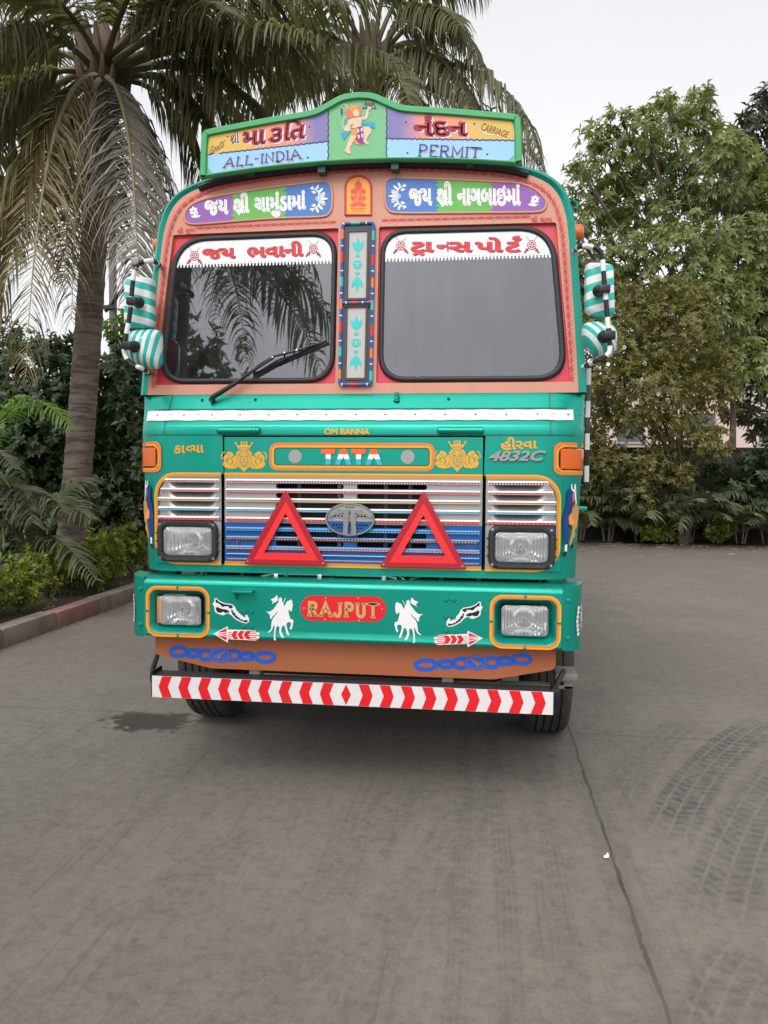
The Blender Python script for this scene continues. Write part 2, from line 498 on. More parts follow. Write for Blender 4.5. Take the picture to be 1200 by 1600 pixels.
def ribbon(pts, w, closed=False, w1=None):
    """Strip of quads along a 2D polyline -> verts, faces."""
    P = [Vector(p[:2]) for p in pts]; n = len(P); L = []; Rr = []
    for i in range(n):
        a = P[i - 1] if (closed or i > 0) else None; c = P[(i + 1) % n] if (closed or i < n - 1) else None
        if a is not None and (P[i] - a).length < 1e-9: a = None
        if c is not None and (c - P[i]).length < 1e-9: c = None
        if a is None and c is None: t = Vector((1, 0)); k = 1
        elif a is None: t = (c - P[i]).normalized(); k = 1
        elif c is None: t = (P[i] - a).normalized(); k = 1
        else:
            t1, t2 = (P[i] - a).normalized(), (c - P[i]).normalized(); t = (t1 + t2)
            t = t.normalized() if t.length > 1e-6 else t1
            k = 1 / max(.5, abs(t.dot(t1)))
        nn = Vector((-t.y, t.x)); ww = w if w1 is None else lerp(w, w1, i / max(1, n - 1))
        L.append(P[i] + nn * ww * .5 * k); Rr.append(P[i] - nn * ww * .5 * k)
    v = [tuple(q) for q in L + Rr]
    f = [(i, (i + 1) % n, n + (i + 1) % n, n + i) for i in range(n if closed else n - 1)]
    return v, f


GL = {}


def glyphs(s, bold=0.0, shear=0.0):
    """Outline-filled lettering from the built-in font -> 2D verts, tris."""
    key = (s, bold, shear)
    if key in GL: return GL[key]
    c = bpy.data.curves.new('lettering', 'FONT'); c.body = s; c.resolution_u = 3; c.shear = shear
    o = bpy.data.objects.new('lettering', c); COL.objects.link(o)
    dg = bpy.context.evaluated_depsgraph_get(); dg.update()
    me = o.evaluated_get(dg).to_mesh()
    v = [(q.co.x, q.co.y) for q in me.vertices]; f = [tuple(p.vertices) for p in me.polygons]
    o.evaluated_get(dg).to_mesh_clear()
    bpy.data.objects.remove(o); bpy.data.curves.remove(c)
    v = [(p[0], p[1], 0) for p in v]
    if bold > 0:                                # heavier weight: a stroke along every outline
        nx = {}; cnt = {}
        for t in f:
            for i in range(len(t)):
                k = tuple(sorted((t[i - 1], t[i]))); cnt[k] = cnt.get(k, 0) + 1
        for t in f:
            for i in range(len(t)):
                if cnt[tuple(sorted((t[i - 1], t[i])))] == 1: nx.setdefault(t[i - 1], []).append(t[i])
        left = {k: list(q) for k, q in nx.items()}
        for s0 in list(left):
            while left.get(s0):
                loop = [s0]; cur = left[s0].pop()
                while cur != s0 and left.get(cur):
                    loop.append(cur); cur = left[cur].pop()
                P = []
                for i in loop:
                    if not P or math.hypot(v[i][0] - P[-1][0], v[i][1] - P[-1][1]) > .012: P.append(v[i][:2])
                if len(P) < 3: continue
                rv, rf = ribbon(P, bold * 2, True); b0 = len(v)
                v += [(p[0], p[1], 1) for p in rv]; f += [tuple(b0 + i for i in q) for q in rf]
    GL[key] = (v, f); return v, f


def clip_right(v, f, xs):
    """Keep the part left of x = xs."""
    V = []; F = []
    for t in f:
        poly = [v[i] for i in t]; out = []
        for i in range(len(poly)):
            a, b = poly[i - 1], poly[i]
            if (a[0] <= xs) != (b[0] <= xs):
                k = (xs - a[0]) / (b[0] - a[0]); out.append((xs, a[1] + (b[1] - a[1]) * k, a[2]))
            if b[0] <= xs: out.append(b)
        if len(out) > 2: F.append(tuple(range(len(V), len(V) + len(out)))); V += out
    return V, F


def clip_band(poly, y0, y1):
    """Convex 2D polygon cut to y0 <= y <= y1."""
    for lim, keep in ((y0, 1), (y1, -1)):
        out = []
        for i in range(len(poly)):
            a, b = poly[i - 1], poly[i]; ia, ib = keep * (a[1] - lim) >= 0, keep * (b[1] - lim) >= 0
            if ia != ib:
                k = (lim - a[1]) / (b[1] - a[1]); out.append((a[0] + (b[0] - a[0]) * k, lim))
            if ib: out.append(b)
        poly = out
        if len(poly) < 3: return []
    return poly


def xr(v):
    return min(p[0] for p in v), max(p[0] for p in v)


def gujarati(tokens, bold):
    """Sets a word list glyph by glyph. Tokens: plain strings, ' ', or conjuncts written out below."""
    V = []; F = []; x = 0.0
    sw = .085 + bold * 2                        # stem width

    def put(v, f, gap=.05):
        nonlocal x
        a, b = xr(v); base = len(V)
        V.extend((p[0] - a + x, p[1], p[2] if len(p) > 2 else 0) for p in v); F.extend(tuple(base + i for i in t) for t in f)
        x0 = x; x += b - a + gap
        return x0, x - gap

    def stroke(pts, w):
        v, f = ribbon(pts, w); base = len(V)
        V.extend((p[0], p[1], 2) for p in v); F.extend(tuple(base + i for i in t) for t in f)

    for t in tokens:
        if t == ' ': x += .22
        elif t == 'SHRI':
            xa = x; w0 = xr(glyphs('શ', bold)[0]); put(*glyphs('શી', bold)); st = xa + (w0[1] - w0[0]) - sw * .5
            stroke(smooth_path([(st, .30), (st - .12, .20), (st - .24, .06), (st - .36, -.06)], 3), sw)
        elif t == 'TRA':
            xa = x; w0 = xr(glyphs('ટ', bold)[0]); put(*glyphs('ટા', bold)); m = xa + (w0[1] - w0[0]) * .5
            stroke([(m - .17, -.22), (m, -.08), (m + .17, -.22)], sw * .8)
        elif t[0] == '/':                       # half form: the stem is cut away
            v, f = glyphs(t[1], bold); a, b = xr(v); put(*clip_right(v, f, b - sw * 1.25), gap=-.01)
        elif t[0] == '^':                       # reph above
            xa = x; a, b = put(*glyphs(t[1], bold)); m = b - .12
            stroke(smooth_path([(m + .06, .98), (m - .08, .94), (m - .10, .83), (m + .05, .80), (m - .02, .72), (m - .06, .66)], 3), sw * .8)
        else: put(*glyphs(t, bold))
    return V, F


# stroke capitals with serifs, for the hand-painted roman words: unit height 1
CAPS = {
    'A': (.80, [[(.0, 0), (.40, 1), (.80, 0)], [(.17, .36), (.63, .36)]]),
    'L': (.55, [[(.08, 1), (.08, 0), (.55, 0)]]),
    '-': (.35, [[(0, .55), (.32, .55)]]),
    'I': (.12, [[(.06, 0), (.06, 1)]]),
    'N': (.72, [[(.06, 0), (.06, 1), (.66, 0), (.66, 1)]]),
    'D': (.68, [[(.06, 0), (.06, 1), (.36, 1), (.60, .82), (.66, .5), (.60, .18), (.36, 0), (.04, 0)]]),
    'P': (.60, [[(.08, 0), (.08, 1), (.42, 1), (.57, .88), (.57, .62), (.42, .50), (.08, .50)]]),
    'E': (.56, [[(.54, 1), (.08, 1), (.08, 0), (.54, 0)], [(.08, .52), (.44, .52)]]),
    'R': (.66, [[(.08, 0), (.08, 1), (.44, 1), (.58, .88), (.58, .64), (.44, .52), (.10, .52)], [(.32, .52), (.64, 0)]]),
    'M': (.86, [[(.06, 0), (.06, 1), (.43, .25), (.80, 1), (.80, 0)]]),
    'T': (.70, [[(0, 1), (.70, 1)], [(.35, 1), (.35, 0)]]),
    'J': (.55, [[(.45, 1), (.45, .25), (.36, .05), (.18, 0), (.03, .12), (.02, .28)]]),
    'U': (.66, [[(.08, 1), (.08, .25), (.18, .05), (.34, 0), (.50, .05), (.60, .25), (.60, 1)]]),
}


def caps_text(s, w=.16, serif=.26, gap=.20):
    V = []; F = []; x = 0

    def rib(pts, ww):
        v, f = ribbon(pts, ww); b = len(V); V.extend(v); F.extend(tuple(b + i for i in t) for t in f)
    for ch in s:
        if ch == ' ': x += .4; continue
        wd, st = CAPS[ch]
        for pl in st:
            rib([(p[0] + x, p[1]) for p in pl], w)
            if serif and ch != '-':
                for e in (pl[0], pl[-1]):
                    if e[1] in (0, 1): rib([(e[0] + x - serif * .5, e[1]), (e[0] + x + serif * .5, e[1])], w * .55)
        x += wd + gap
    return V, F


class Paint:
    """Lays 2D shapes on a surface. mp(u, v, lift) -> 3D. Each shape gets a hair more lift than the last."""

    def __init__(self, mb, mp, base=.002):
        self.mb = mb; self.mp = mp; self.base = base; mb.micro = 1

    def raw(self, v, f, m, lift=0.0):
        self.mb.micro += 1
        h = self.base + lift + self.mb.micro * 1.5e-5
        self.mb.add([self.mp(p[0], p[1], h + (p[2] * .00012 if len(p) > 2 else 0)) for p in v], f, m)

    def poly(self, pts, m, lift=0.0):
        t = tessellate_polygon([[Vector((p[0], p[1], 0)) for p in pts]])
        self.raw(pts, [tuple(q) for q in t], m, lift)

    def line(self, pts, w, m, lift=0.0, closed=False, w1=None):
        v, f = ribbon(pts, w, closed, w1); self.raw(v, f, m, lift)

    def fit(self, VF, quad, m, lift=0.0, dx=0, dy=0):
        """quad: BL, BR, TR, TL of the ink box."""
        v, f = VF; x0, x1 = xr(v); y0 = min(p[1] for p in v); y1 = max(p[1] for p in v)
        q = [np.array(p, float) for p in quad]; out = []
        for p in v:
            a = (p[0] - x0) / (x1 - x0); b = (p[1] - y0) / (y1 - y0)
            w = (q[0] * (1 - a) + q[1] * a) * (1 - b) + (q[3] * (1 - a) + q[2] * a) * b
            out.append((w[0] + dx, w[1] + dy, p[2] if len(p) > 2 else 0))
        self.raw(out, f, m, lift)


# ================================================================== THE SETTING (ground, kerb, bed) is in ground_and_plants(); first the truck
truck = empty('truck', (0, 0, 0), 0, 'brightly painted green lorry facing the camera with a decorated salmon windscreen surround', 'truck')


def on_front(x, z, h=0.0):
    """Truck coordinates (x, z) on the cab front, lifted h towards the viewer side."""
    if 1.945 < z < 2.13: return (x, prof(x, z) - h * .8, z + h * .6)
    return (x, prof(x, z) - h, z)


def px_front(px, py, h=0.0):
    x, y, z = front(px, py)
    return on_front(x, z, h)


def plane_px(y):
    def f(px, py, h=0.0):
        p = at(px, py, y); return (p[0], y - h, p[2])
    return f


def plane_xz(y):
    return lambda x, z, h=0.0: (x, y - h, z)


def on_front_back(x, z, d):
    return (x, prof(x, z) + d, z)


# ------------------------------------------------------------------ cab: green shell
HALF = [(1.18, 2.130), (1.162, 2.42), (1.140, 2.72), (1.120, 2.97), (1.103, 3.08), (1.062, 3.185), (.98, 3.262), (.82, 3.318), (.62, 3.346), (.42, 3.365), (.2, 3.378), (0, 3.382)]
HALF_O = [(1.222, 2.130), (1.203, 2.42), (1.180, 2.72), (1.158, 2.98), (1.140, 3.10), (1.095, 3.215), (1.0, 3.298), (.83, 3.358), (.62, 3.385), (.42, 3.403), (.2, 3.414), (0, 3.418)]


def full(h):
    r = smooth_path(h, 4)
    return [(x, z) for x, z in r] + [(-x, z) for x, z in r[-2::-1]]


SAL, SAL_O = full(HALF), full(HALF_O)
SAL_M = [((a[0] + b[0]) / 2, (a[1] + b[1]) / 2) for a, b in zip(SAL, SAL_O)]
cab = MB()
XS = [1.06] + [.98 + .235 * math.sin(R_(a)) for a in (25, 35, 45, 55, 65, 74, 82, 90)]
xs = [-x for x in XS[::-1]] + [-.98, -.70, 0, .70, .98] + XS
xs = sorted(set(round(x, 4) for x in xs))
zs = [1.16, 1.19, 1.205, 1.45, 1.69, 1.70, 1.80, 1.898, 1.915, 1.93, 1.938, 1.945, 1.95, 1.958, 1.98, 2.0, 2.02, 2.034, 2.04, 2.047, 2.07, 2.10, 2.122, 2.13]


def shell(x, z):
    w = 1 if z > 1.9 else lerp(.975, 1, (z - 1.16) / .74)     # the sides draw in towards the bottom
    return (x * w, prof(x, min(z, 2.127)) + (.004 if z > 2.126 else 0), z)


cab.grid(shell, xs, zs, 'green', skip=lambda x, z: (abs(x) < .70 and 1.205 < z < 1.898) or (abs(x) < 1.06 and 1.205 < z < 1.69))
for s in (-1, 1):                                             # lower sides and the sill under the windows
    cab.grid(lambda y, z: (s * 1.215 * (1 if z > 1.9 else lerp(.975, 1, (z - 1.16) / .74)), prof(1.215, min(z, 2.127)) + (y if y > 0 else 0), z), [0, .3, .9, 1.5, 1.74], zs, 'green')
cab.loft([[on_front_back(x, z, .002) for x, z in SAL], [on_front_back(x, z, -.014) for x, z in SAL_M], [on_front_back(x, z, .008) for x, z in SAL_O],
          [(x, 1.93, z) for x, z in SAL_O]], 'green', closed=False)
cab.plate(SAL_O, [], lambda x, z, d: (x, 1.93, z), 'green_dark')
cab.box((-1.19, 1.92, 1.16), (1.19, 1.95, 2.14), 'green_dark')
cab.box((-1.17, .3, 1.165), (1.17, 1.9, 1.18), 'soot')       # floor
cab.box((-1.02, .15, 2.100), (1.02, .5, 2.120), 'interior')   # dashboard top behind the glass
# black tube along the gap between roof and signboard
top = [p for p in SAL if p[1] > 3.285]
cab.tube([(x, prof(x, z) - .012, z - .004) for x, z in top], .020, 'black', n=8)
for s in (-1, 1):                                             # little rope hooks and the door lever that stick out at the sides
    cab.tube([(s * 1.135, .30, 3.14), (s * 1.17, .30, 3.13), (s * 1.172, .30, 3.16), (s * 1.15, .30, 3.175)], .007, 'green', n=6)
    cab.box((s * 1.19, .26, 1.505), (s * 1.255, .30, 1.53), 'green', .006)
    cab.box((s * 1.03, .14, 1.02), (s * 1.12, .24, 1.17), 'green', .01)
    # door outline and side window
    cab.plate(rrect(.45, 1.2, 1.45, 2.1, .04), [], lambda y, z, d: (s * (1.219 + d), y, z), 'green')
cab = cab.build('cab', truck)

for s in (-1, 1):                                             # side windows and doors
    xo = lambda z: float(np.interp(z, [p[1] for p in HALF_O], [p[0] for p in HALF_O]))
    m = MB(); o = round_poly([(.42, 2.20), (1.42, 2.20), (1.42, 2.92), (.50, 2.92)], .07, 5)
    sm_ = lambda y, z, h: (s * (xo(z) + h), y, z)
    m.plate(o, [], lambda y, z, q: sm_(y, z, .003), 'windscreen_glass'); m.plate(o, [], lambda y, z, q: sm_(y, z, .001), 'black')
    gl_ = m.build('side_window', cab, smooth=0)
    q = MB(); e = [sm_(y, z, .004) for y, z in o]; q.tube(e + e[:1], .014, 'rubber', n=8, caps=False); q.build('rubber_seal', gl_, smooth=50)
    m = MB(); T = Paint(m, lambda y, z, h: (s * (1.2195 * (1 if z > 1.9 else lerp(.985, 1, (z - 1.2) / .7)) + h), y, z), .001)
    T.line(rrect(.40, 1.22, 1.46, 2.10, .04), .008, 'black', .0, True); T.raw(*ribbon([(lerp(.2, 1.8, k / 10), 2.006) for k in range(11)], .05), 'tape', .001)
    m.box((s * 1.215, 1.25, 1.86), (s * 1.245, 1.40, 1.90), 'chrome_dull', .006); m.build('door_trim', cab, smooth=0)

# paint on the shell, one mesh with it in spirit: kept as the cab's own painted decoration
deco = MB(); P = Paint(deco, px_front); T = Paint(deco, on_front)
# white reflective tape along the shelf with stitched specks
xa, xb = -1.165, 1.150
T.raw(*ribbon([(lerp(xa, xb, k / 160), 2.006 + .0016 * math.sin(k * .6)) for k in range(161)], .056), 'tape', .0025)
for k in range(15):
    x = -1.09 + k * .158
    T.poly(ell(x, 2.008, .006, .004, 6), 'text_blue_dark', .0042); T.poly(ell(x + .08, 2.01, .022, .0022, 6), 'pink_shadow', .0042)
# seams of the shelf end caps and the crease
for s in (-1, 1):
    T.line([(s * 1.03, 1.905), (s * 1.03, 1.96), (s * 1.03, 2.04), (s * 1.03, 2.125)], .004, 'green_dark', .001)
T.line([(lerp(-1.12, 1.12, k / 30), 2.0435) for k in range(31)], .004, 'green_dark', .001)
T.line([(lerp(-1.2, 1.2, k / 40), 1.902) for k in range(41)], .005, 'green_dark', .001)
# names
P.fit(glyphs('OM BANNA', .04), [(507, 680), (578, 680), (578, 669.5), (507, 669.5)], 'yellow')
P.fit(gujarati(['કા', '/વ', 'યા'], .028), [(272, 708.5), (319, 707.5), (319, 695), (272, 696)], 'yellow')
P.fit(gujarati(['હીરવા'], .028), [(783, 703.5), (839.5, 701), (839.5, 683), (783, 683)], 'yellow')
# grille surround: rounded two-tone line
OUT = rrect(-1.083, 1.205, 1.083, 1.694, .125, 8)
for w, ins, m, l in ((.010, .0, 'yellow', 0), (.009, .009, 'orange', .0002), (.005, .0155, 'olive_line', .0003)):
    pts = rrect(-1.083 + ins, 1.205 + ins, 1.083 - ins, 1.694 - ins, .125 - ins, 8)
    dense = []
    for a, b in zip(pts, pts[1:] + pts[:1]):
        k = max(1, int(math.hypot(b[0] - a[0], b[1] - a[1]) / .06)); dense += [(lerp(a[0], b[0], q / k), lerp(a[1], b[1], q / k)) for q in range(k)]
    for sgn in (-1, 1):                                        # left, right outer thirds and the middle stay separate at the panel gaps
        seg = [p for p in dense if p[0] * sgn > .705]
        up = sorted([p for p in seg if p[1] > 1.45 and abs(p[0]) < 1.083 - .125], key=lambda p: abs(p[0])); dn = sorted([p for p in seg if p[1] <= 1.45 and abs(p[0]) < 1.083 - .125], key=lambda p: -abs(p[0]))
        mid = sorted([p for p in seg if abs(p[0]) >= 1.083 - .125], key=lambda p: -p[1])
        path = [(sgn * .705, 1.694 - ins)] + up + mid + dn + [(sgn * .705, 1.205 + ins)]
        T.line(path, w, m, .0115 + l)
# green corner fillers outside the rounded outline
for s in (-1, 1):
    for zc, sg in ((1.694, 1), (1.205, -1)):
        pts = []
        for k in range(9):
            a = R_(90 * k / 8); pts.append((s * (1.083 - .125 + .125 * math.sin(a)), zc - sg * .125 + sg * .125 * math.cos(a)))
        for a, b in zip(pts, pts[1:]):
            T.poly([a, b, (s * 1.068, b[1]) if abs(b[0]) > 1.068 else (b[0], zc), (a[0], zc)] if abs(b[0]) <= 1.05 else [a, b, (s * 1.09, b[1]), (s * 1.09, zc), (a[0], zc)], 'green', .0095)
# two-tone line round the direction indicators
for s in (-1, 1):
    for ins, w, m in ((0, .017, 'orange'), (.012, .010, 'yellow'), (.021, .012, 'black')):
        path = [(1.208, 1.857 - ins), (1.16, 1.857 - ins), (1.10, 1.857 - ins)] + [(1.085 + ins - .03 * math.sin(R_(a)) - 0, 1.827 - ins + .03 * math.cos(R_(a))) for a in (0, 30, 60, 90)] + \
               [(1.055 + ins, 1.78)] + [(1.085 + ins - .03 * math.sin(R_(a)), 1.737 + ins - .03 * math.cos(R_(a))) for a in (90, 60, 30, 0)] + [(1.10, 1.707 + ins), (1.16, 1.707 + ins), (1.208, 1.707 + ins)]
        T.line([(s * x, z) for x, z in path], w, m, .0)
# a painted standing horse on each front corner (blue cloth, tan coat)
hz = lambda pts, c=(884.5, 790): [(x / 533 * 80 + 850, y / 1600 * 240 + 660) for x, y in pts]


def corner_horse(s):
    def mp(pts):
        o = []
        for x, y in hz(pts):
            X, _, Z = front(x, y); X = 1.10 + (x - 884) / 28 * .107
            o.append((s * min(X, 1.2145), Z))
        return o
    for pts, m in (([(265, 720), (290, 695), (320, 690), (330, 720), (325, 830), (305, 930), (285, 1010), (275, 1090), (280, 1130), (278, 1265), (250, 1275), (235, 1120), (228, 1020), (245, 930), (265, 850)], 'horse_blue'),
                   ([(335, 690), (345, 740), (355, 860), (378, 880), (372, 1000), (360, 1090), (340, 1120), (345, 1180), (325, 1210), (300, 1290), (290, 1260), (315, 1130), (320, 1080), (285, 1060), (280, 990), (310, 930), (320, 860), (310, 760)], 'horse_tan'),
                   ([(282, 980), (300, 950), (315, 1000), (345, 1040), (320, 1065), (285, 1060)], 'fig_orange'),
                   ([(250, 1275), (272, 1268), (268, 1345), (250, 1340)], 'white'),
                   ([(225, 1380), (250, 1335), (272, 1345), (262, 1385), (240, 1400)], 'black'),
                   ([(300, 1285), (322, 1250), (332, 1290), (315, 1320)], 'black'),
                   ([(298, 650), (306, 640), (312, 690), (325, 700), (330, 645), (340, 640), (345, 690), (350, 800), (356, 850), (345, 850), (330, 730), (300, 700)], 'white'),
                   ([(305, 850), (330, 820), (345, 810), (330, 870), (300, 930), (275, 960)], 'black')):
        T.poly(mp(pts), m, .0008)


corner_horse(1); corner_horse(-1)
deco.build('painted_decoration', cab, smooth=30)

# ------------------------------------------------------------------ salmon windscreen surround with red recesses
sur = MB()
RECESS = lambda s: [(s * x, z) for x, z in round_poly([(.112, 2.186), (1.140, 2.186), (1.056, 3.032), (.112, 3.040)], .012, 3)]
SEAL_O = lambda s: [(s * x, z) for x, z in round_poly([(.118, 2.192), (1.130, 2.192), (1.052, 3.026), (.118, 3.033)], [.16, .17, .20, .15], 10)]
SEAL_I = lambda s: [(s * x, z) for x, z in round_poly([(.148, 2.222), (1.092, 2.222), (1.020, 2.992), (.148, 2.998)], [.13, .14, .17, .12], 10)]
sur.plate(SAL, [RECESS(1), RECESS(-1)], on_front_back, 'salmon', depth=.028, wall='salmon', hole_only=True)
for s in (-1, 1):
    fl = lambda x, z, d: (x, prof(x, z) + .022 + d, z)
    sur.plate(RECESS(s), [SEAL_O(s)], fl, 'recess_red')
sur = sur.build('windscreen_surround', truck)

brd = MB(); T = Paint(brd, on_front); P = Paint(brd, px_front)


def chain(path, pitch=.047, k=1.0):
    """Red running border: lens, bar and pairs of dots, repeated along a path."""
    acc = 0.0; nxt = pitch / 2
    for a, b in zip(path, path[1:]):
        L = math.hypot(b[0] - a[0], b[1] - a[1])
        while nxt <= acc + L:
            t = (nxt - acc) / L; x, z = lerp(a[0], b[0], t), lerp(a[1], b[1], t); an = math.atan2(b[1] - a[1], b[0] - a[0]); c, s = math.cos(an), math.sin(an)
            q = lambda u, v: (x + c * u - s * v, z + s * u + c * v)
            for u, v, rx, ry in ((-.011, 0, .0088, .0078), (.011, 0, .0088, .0078), (0, .0, .005, .013), (.0225, .0125, .0034, .0034), (.0225, -.0125, .0034, .0034)):
                cx, cz = q(u, v); T.poly(ell(cx, cz, rx * k, ry * k, 8, an), 'deco_red', .0)
            T.line([q(.016, 0), q(.029, 0)], .0035, 'deco_red', .0)
            nxt += pitch
        acc += L


ins = []
for x, z in SAL:
    c = Vector((0, 2.7)); d = Vector((x, z)) - c
    ins.append((x * (1 - .030 / max(.4, abs(x))) if abs(x) > .4 else x * .93, z - (.029 if z > 3.0 else 0)))
chain([p for p in ins if p[1] > 2.14])
brd.build('painted_border', sur, smooth=0)
for s in (-1, 1):
    brd = MB(); T = Paint(brd, on_front)
    chain([(s * .12, 3.074), (s * .90, 3.068)], .047, .9)
    brd.build('painted_border', sur, smooth=0)
brd = MB(); P = Paint(brd, px_front)
P.fit(gujarati(['SHRI', ' ', 'શુભ'], .035), [(277, 367), (305, 365), (305, 354.5), (277, 356)], 'deco_red')
brd.build('painted_wish', sur, smooth=0); brd = MB(); P = Paint(brd, px_front)
P.fit(gujarati(['SHRI', ' ', 'લાભ'], .035), [(830, 348), (863, 348), (863, 337), (830, 337)], 'deco_red')
brd.build('painted_wish', sur, smooth=0)


def flower(P, cx, cy, r, ang, m, n=7):
    """Half-open blossom with leaves, white sign-writer's ornament."""
    for k in range(n):
        a = ang + R_(-105 + 210 * k / (n - 1)); P.poly(petal(cx, cy, a, r * (1.0 if k % 2 == 0 else .72), r * .30), m, .0006)


def plaque(outline, zones, words, quad, big, small, flip):
    """Name plate: jagged colour zones, white rim, white hollow-looking letters, flower ornaments. All in picture-measured places on the surround."""
    b = MB(); P = Paint(b, px_front, .004)
    o = smooth_path(outline, 4, True)
    P.poly(o, zones[0][1], 0)
    lo, hi = min(p[1] for p in o), max(p[1] for p in o)
    for (x0, m), nx in zip(zones[1:], [z[0] for z in zones[2:]] + [1e9]):
        pts = []
        cut = [(x, y) for x, y in o]
        yy = np.linspace(lo - 1, hi + 1, 19); left = [(x0 + (3.2 if k % 2 else -2.6) * (1 + .4 * math.sin(k * 5.1)), y) for k, y in enumerate(yy)]
        # polygon: part of the outline right of the jagged edge
        top = sorted([p for p in o if p[0] > x0 + 4 and p[1] < (lo + hi) / 2], key=lambda p: p[0])
        bot = sorted([p for p in o if p[0] > x0 + 4 and p[1] >= (lo + hi) / 2], key=lambda p: -p[0])
        def ylim(x, up):
            c = [p for p in o if (p[1] < (lo + hi) / 2) == up]; c.sort(key=lambda p: p[0])
            return float(np.interp(x, [p[0] for p in c], [p[1] for p in c]))
        left = [(x, min(max(y, ylim(x, True)), ylim(x, False))) for x, y in left]
        P.poly(left[::-1] + top + bot, m, .0003)
    P.line(o, 2.2, 'white', .0008, closed=True)
    P.fit(gujarati(words, .052), quad, 'white', .0012)
    (bx, by, br, ba), (sx_, sy_, sr, sa) = big, small
    ca, sa0 = math.cos(ba), math.sin(ba)
    L2 = lambda u, w: (bx + ca * u * br - sa0 * w * br, by + sa0 * u * br + ca * w * br)      # u outward, w across
    for d in (-1, 1):                                          # two leafy sprays curling away from the lotus
        path = smooth_path([L2(-.15, d * .12), L2(-.05, d * .45), L2(-.25, d * .75), L2(-.55, d * .92), L2(-.70, d * 1.18)], 5)
        P.line(path, br * .20, 'white', .0006, w1=br * .06)
        for k, (u, w, an, ln) in enumerate(((-.05, .35, 20, .62), (-.10, .60, 45, .58), (-.32, .85, 65, .50), (-.35, .55, 165, .46), (-.58, .95, 175, .34))):
            P.poly(petal(*L2(u, d * w), ba + d * R_(an), br * ln, br * .25), 'white', .0007 + k * 1e-5)
    for k, (an, ln, wd) in enumerate(((62, .62, .30), (-62, .62, .30), (32, .82, .30), (-32, .82, .30), (0, 1.0, .32))):
        P.poly(petal(*L2(-.12, 0), ba + R_(an), br * ln, br * wd), 'white', .0010 + k * .0002)
        P.line(petal(*L2(-.12, 0), ba + R_(an), br * ln, br * wd), .7, 'plaque_blue', .00105 + k * .0002, True)
    P.poly(ell(*L2(-.22, 0), br * .16, br * .16, 12), 'white', .0022); P.poly(ell(*L2(-.22, 0), br * .08, br * .08, 8), 'plaque_blue', .0025)
    for k in range(6): P.poly(petal(sx_, sy_ - 2, sa + R_(60 * k), sr * .62, sr * .42), 'white', .0007)
    for k in range(4): P.poly(petal(sx_ + math.cos(sa) * sr * .3, sy_ + sr * .7, R_(200 + 45 * k) if not flip else R_(-20 - 45 * k), sr * .75, sr * .26), 'white', .0007)
    P.poly(ell(sx_, sy_ - 2, 1.5, 1.5, 8), 'purple', .0010)
    w3 = [px_front(x, y, .003) for x, y in o]
    b.tube(w3 + w3[:1], .0075, 'salmon', n=6, caps=False)
    b.build('name_plaque', sur, smooth=30)


plaque([(289, 342), (293, 327), (310, 315), (340, 307), (400, 297), (460, 289), (504, 284), (515, 288), (519, 300), (519, 322), (514, 334), (500, 339), (440, 341), (380, 345), (320, 350), (297, 350)],
       [(0, 'purple'), (364, 'plaque_green'), (446, 'plaque_blue')], ['જય', ' ', 'SHRI', ' ', 'ચામુંડામાં'],
       [(320, 347), (479, 337), (479, 294.5), (320, 304)], (500, 311, 17, 0.0), (303, 332, 12, R_(20)), False)
plaque([(602, 300), (603, 286), (612, 278.5), (640, 279), (700, 281), (760, 284), (810, 287), (835, 296), (851, 311), (853, 322), (846, 330), (826, 332), (760, 332.5), (690, 333), (622, 333), (607, 328), (602, 316)],
       [(0, 'plaque_blue'), (683, 'plaque_green'), (768, 'purple')], ['જય', ' ', 'SHRI', ' ', 'નાગબાઇમાં'],
       [(639, 325), (814, 325), (814, 283.5), (639, 283.5)], (620, 307, 17, math.pi), (836, 314, 12, R_(160)), True)

# arched devotional tile in the middle
b = MB(); P = Paint(b, px_front, .004)
P.poly([(541, 335), (541, 292)] + [(560 - 19 * math.cos(R_(a)), 294 - 17 * math.sin(R_(a))) for a in range(10, 171, 16)] + [(579, 292), (579, 335)], 'ganesh_orange')
arch = [(540, 336), (540, 292)] + [(560 - 20 * math.cos(R_(a)), 293 - 18 * math.sin(R_(a))) for a in range(10, 171, 16)] + [(580, 292), (580, 336)]
P.poly(ell(560, 313, 8.5, 9.5), 'ganesh_red', .0004); P.poly(ell(560, 299, 6.5, 6), 'ganesh_red', .0005)
for s in (-1, 1):
    P.poly(ell(560 + s * 8, 300, 4, 5), 'ganesh_red', .0006); P.poly(ell(560 + s * 8.5, 311, 3, 5.5, 10, s * .5), 'ganesh_red', .0007); P.poly(ell(560 + s * 7, 321, 5.5, 3), 'ganesh_red', .0008)
P.poly([(553.5, 294), (555, 287), (560, 282), (565, 287), (566.5, 294)], 'ganesh_red', .0006)
P.line(smooth_path([(560, 300), (560, 306), (557, 312), (561, 314)], 4), 2.2, 'ganesh_orange', .001)
for s in (-1, 1): P.poly(ell(560 + s * 3, 298, 1, .8, 8), 'ganesh_orange', .001); P.line([(560 + s * 2, 317), (560 + s * 8, 313)], 1.2, 'ganesh_orange', .001)
P.line([(548, 326.5), (572, 326.5)], 1.6, 'ganesh_red', .0006); P.line([(551, 330), (569, 330)], 1.4, 'ganesh_red', .0006)
w3 = [px_front(x, y, .003) for x, y in arch]
b.tube(w3 + w3[:1], .007, 'deco_red', n=6, caps=False)
b.build('devotional_tile', sur, smooth=30)

